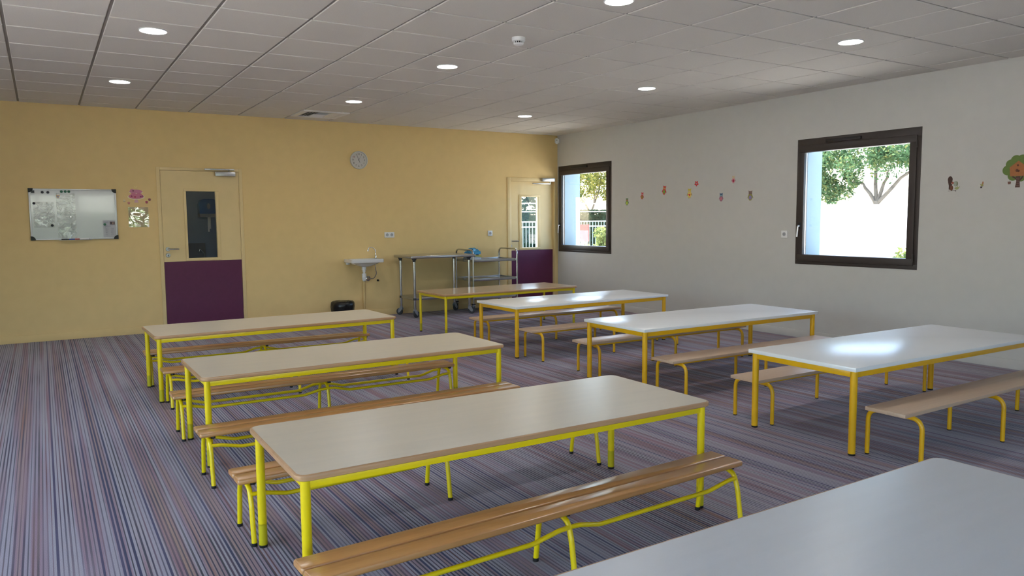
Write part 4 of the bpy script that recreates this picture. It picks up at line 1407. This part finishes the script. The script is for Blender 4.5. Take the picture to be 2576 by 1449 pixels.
def tree(label, x, y, h0, crown, n, size, m_, seed, branches):
    r = thing('garden_tree', label, 'tree', (x, y, -0.22))
    rs = random.Random(seed)
    t = MB()
    t.tube([(0, 0, 0), (0.04, 0.02, h0 * 0.5), (0, 0, h0), ], [0.10, 0.085, 0.075], 12)
    t.build('trunk', M_BARK, r)
    for b_ in branches:
        pts = [Vector((0, 0, h0 - 0.1))]
        e = Vector(b_)
        for k in range(1, 6):
            f = k / 5
            pts.append(Vector((0, 0, h0)) + (e - Vector((0, 0, h0))) * f + Vector((rs.uniform(-.08, .08), rs.uniform(-.08, .08), 0.15 * math.sin(PI * f))))
        MB().tube(pts, [0.055, 0.05, 0.042, 0.034, 0.024, 0.012], 9).build('branch', M_BARK, r)
    o = obj('foliage', leaves_mesh('foliage', crown, n, size, m_, seed), r)
    o['kind'] = 'stuff'
    return r


def crown_clumps(cx, cy, cz, rx, ry, rz_, n, r0, seed):
    rs = random.Random(seed)
    out = []
    while len(out) < n:
        a, b2, c = rs.uniform(-1, 1), rs.uniform(-1, 1), rs.uniform(-1, 1)
        if a * a + b2 * b2 + c * c <= 1:
            out.append((cx + a * rx, cy + b2 * ry, cz + c * rz_, r0 * rs.uniform(0.6, 1.2)))
    return out


c1 = crown_clumps(0.3, 0.5, 3.85, 2.6, 3.0, 1.15, 130, 0.42, 11) + crown_clumps(0.0, 1.75, 2.75, 0.8, 1.3, 0.75, 46, 0.28, 13) + crown_clumps(0.0, -0.9, 3.25, 0.6, 0.9, 0.3, 14, 0.26, 17)
tree('green leafy tree standing behind the white garden wall', 12.4, 2.2, 2.05, c1, 30000, 0.05, M_LEAFG, 3, [(-0.1, 0.75, 2.62), (0.1, -0.35, 2.9), (0.3, -1.5, 3.2), (0.2, 0.1, 3.9)])
c2 = crown_clumps(0, 0, 3.9, 2.6, 2.8, 1.5, 80, 0.45, 21)
tree('yellow green tree seen through the corner window', 17.2, 21.3, 2.0, c2, 12000, 0.075, M_LEAFY, 5, [(-0.6, 1.2, 3.4), (-0.4, -1.2, 3.2), (0.6, -0.4, 3.8)])
c3 = crown_clumps(0, 0, 3.0, 2.6, 2.6, 1.7, 60, 0.6, 31)
tree('dark green tree seen through the glass of the far door', 10.4, 20.5, 1.6, c3, 8000, 0.11, M_LEAFD, 6, [(-0.6, 0.6, 2.8), (0.5, -0.8, 2.8)])


def hedge(label, x0, x1, y, d, h, n, m_, seed, size=0.07, axis='x'):
    r = thing('garden_hedge', label, 'hedge', ((x0 + x1) / 2, y, -0.22))
    rs = np.random.RandomState(seed)
    L = x1 - x0
    P = np.stack([rs.uniform(-L / 2, L / 2, n), rs.uniform(-d / 2, d / 2, n), rs.uniform(0, h, n)], 1)
    sel = rs.randint(0, 3, n)
    P[sel == 0, 1] = -d / 2 + rs.uniform(-.05, .05, (sel == 0).sum())
    P[sel == 1, 2] = h + rs.uniform(-.06, .03, (sel == 1).sum())
    u = rs.normal(size=(n, 3))
    u /= np.linalg.norm(u, axis=1)[:, None]
    v = np.cross(u, rs.normal(size=(n, 3)))
    v /= np.linalg.norm(v, axis=1)[:, None]
    V = np.stack([P - u * size, P + v * size * 0.6, P + u * size, P - v * size * 0.6], 1).reshape(-1, 3)
    me = bpy.data.meshes.new('foliage')
    me.from_pydata(V.tolist(), [], np.arange(4 * n).reshape(n, 4).tolist())
    me.materials.append(m_)
    o = obj('foliage', me, r)
    o['kind'] = 'stuff'
    MB().bx(-L / 2 + 0.05, L / 2 - 0.05, -d / 2 + 0.1, d / 2 - 0.1, 0.0, h - 0.12).build('hedge_core', M_LEAFD, r, False)
    return r


hedge('long clipped dark hedge behind the fence outside the corner window', 3.0, 22.0, 13.0, 1.0, 1.90, 12000, M_LEAFD, 41, 0.09)
hedge('hedge beyond the lawn behind the camera', -22.0, 4.0, -30.0, 1.2, 2.0, 5000, M_LEAFG, 42, 0.16)


def bush(label, x, y, h, w, n, seed):
    r = thing('garden_bush', label, 'bush', (x, y, -0.22))
    cl_ = crown_clumps(0, 0, h * 0.55, w, w, h * 0.42, 16, 0.22, seed)
    o = obj('foliage', leaves_mesh('foliage', cl_, n, 0.05, M_LEAFB, seed), r)
    o['kind'] = 'stuff'
    for k in range(4):
        a = k * 1.7
        MB().tube([(0.03 * math.cos(a), 0.03 * math.sin(a), 0), (w * 0.5 * math.cos(a), w * 0.5 * math.sin(a), h * 0.7)], [0.014, 0.006], 7).build('stem', M_BARK, r)
    return r


bush('sunlit pale bush in front of the fence outside the corner window', 6.5, 7.0, 1.25, 0.7, 3500, 51)
bush('sunlit pale bush to the side of the fence bush outside the corner window', 8.6, 8.0, 1.55, 0.6, 3000, 52)
bush('low pale bush before the white garden wall outside the larger window', 6.2, -2.35, 0.95, 0.45, 1500, 53)

fe = thing('garden_fence', 'white railing fence with thin bars outside the far door and corner window', 'fence', (7.5, 9.2, -0.22))
for z in (0.25, 1.36, 1.52):
    MB().bx(-6.5, 6.5, -0.02, 0.02, z, z + 0.035).build('rail', M_FENCE, fe)
for k in range(6):
    MB().bx(-6.5 + 2.6 * k - 0.035, -6.5 + 2.6 * k + 0.035, -0.03, 0.03, 0, 1.6).build('post', M_FENCE, fe)
bars = MB()
for k in range(110):
    x = -6.45 + k * 0.118
    bars.bx(x - 0.009, x + 0.009, -0.009, 0.009, 0.28, 1.53)
bo = bars.build('fence_bars', M_FENCEG, fe, False)
bo['kind'] = 'stuff'
wr2 = thing('ball_stop_rails', 'two thin white horizontal rails seen through the far door glass', 'railing', (5.2, 6.4, -0.22))
for z in (1.80, 2.02):
    MB().bx(-2.2, 2.0, -0.012, 0.012, z, z + 0.025).build('rail', M_FENCE, wr2)
for s in (-2.2, 2.0):
    MB().bx(s - 0.03, s + 0.03, -0.03, 0.03, 0, 2.06).build('post', M_FENCE, wr2)
rp_ = thing('red_panel', 'red panel on a post outside the corner window', 'panel', (4.12, 4.78, -0.22), -0.7)
MB().bx(-0.16, 0.16, -0.012, 0.012, 1.05, 1.47, 0.003).build('panel_face', M_RED, rp_)
MB().bx(-0.025, 0.025, 0.012, 0.05, 0, 1.45).build('panel_post', M_FENCE, rp_)
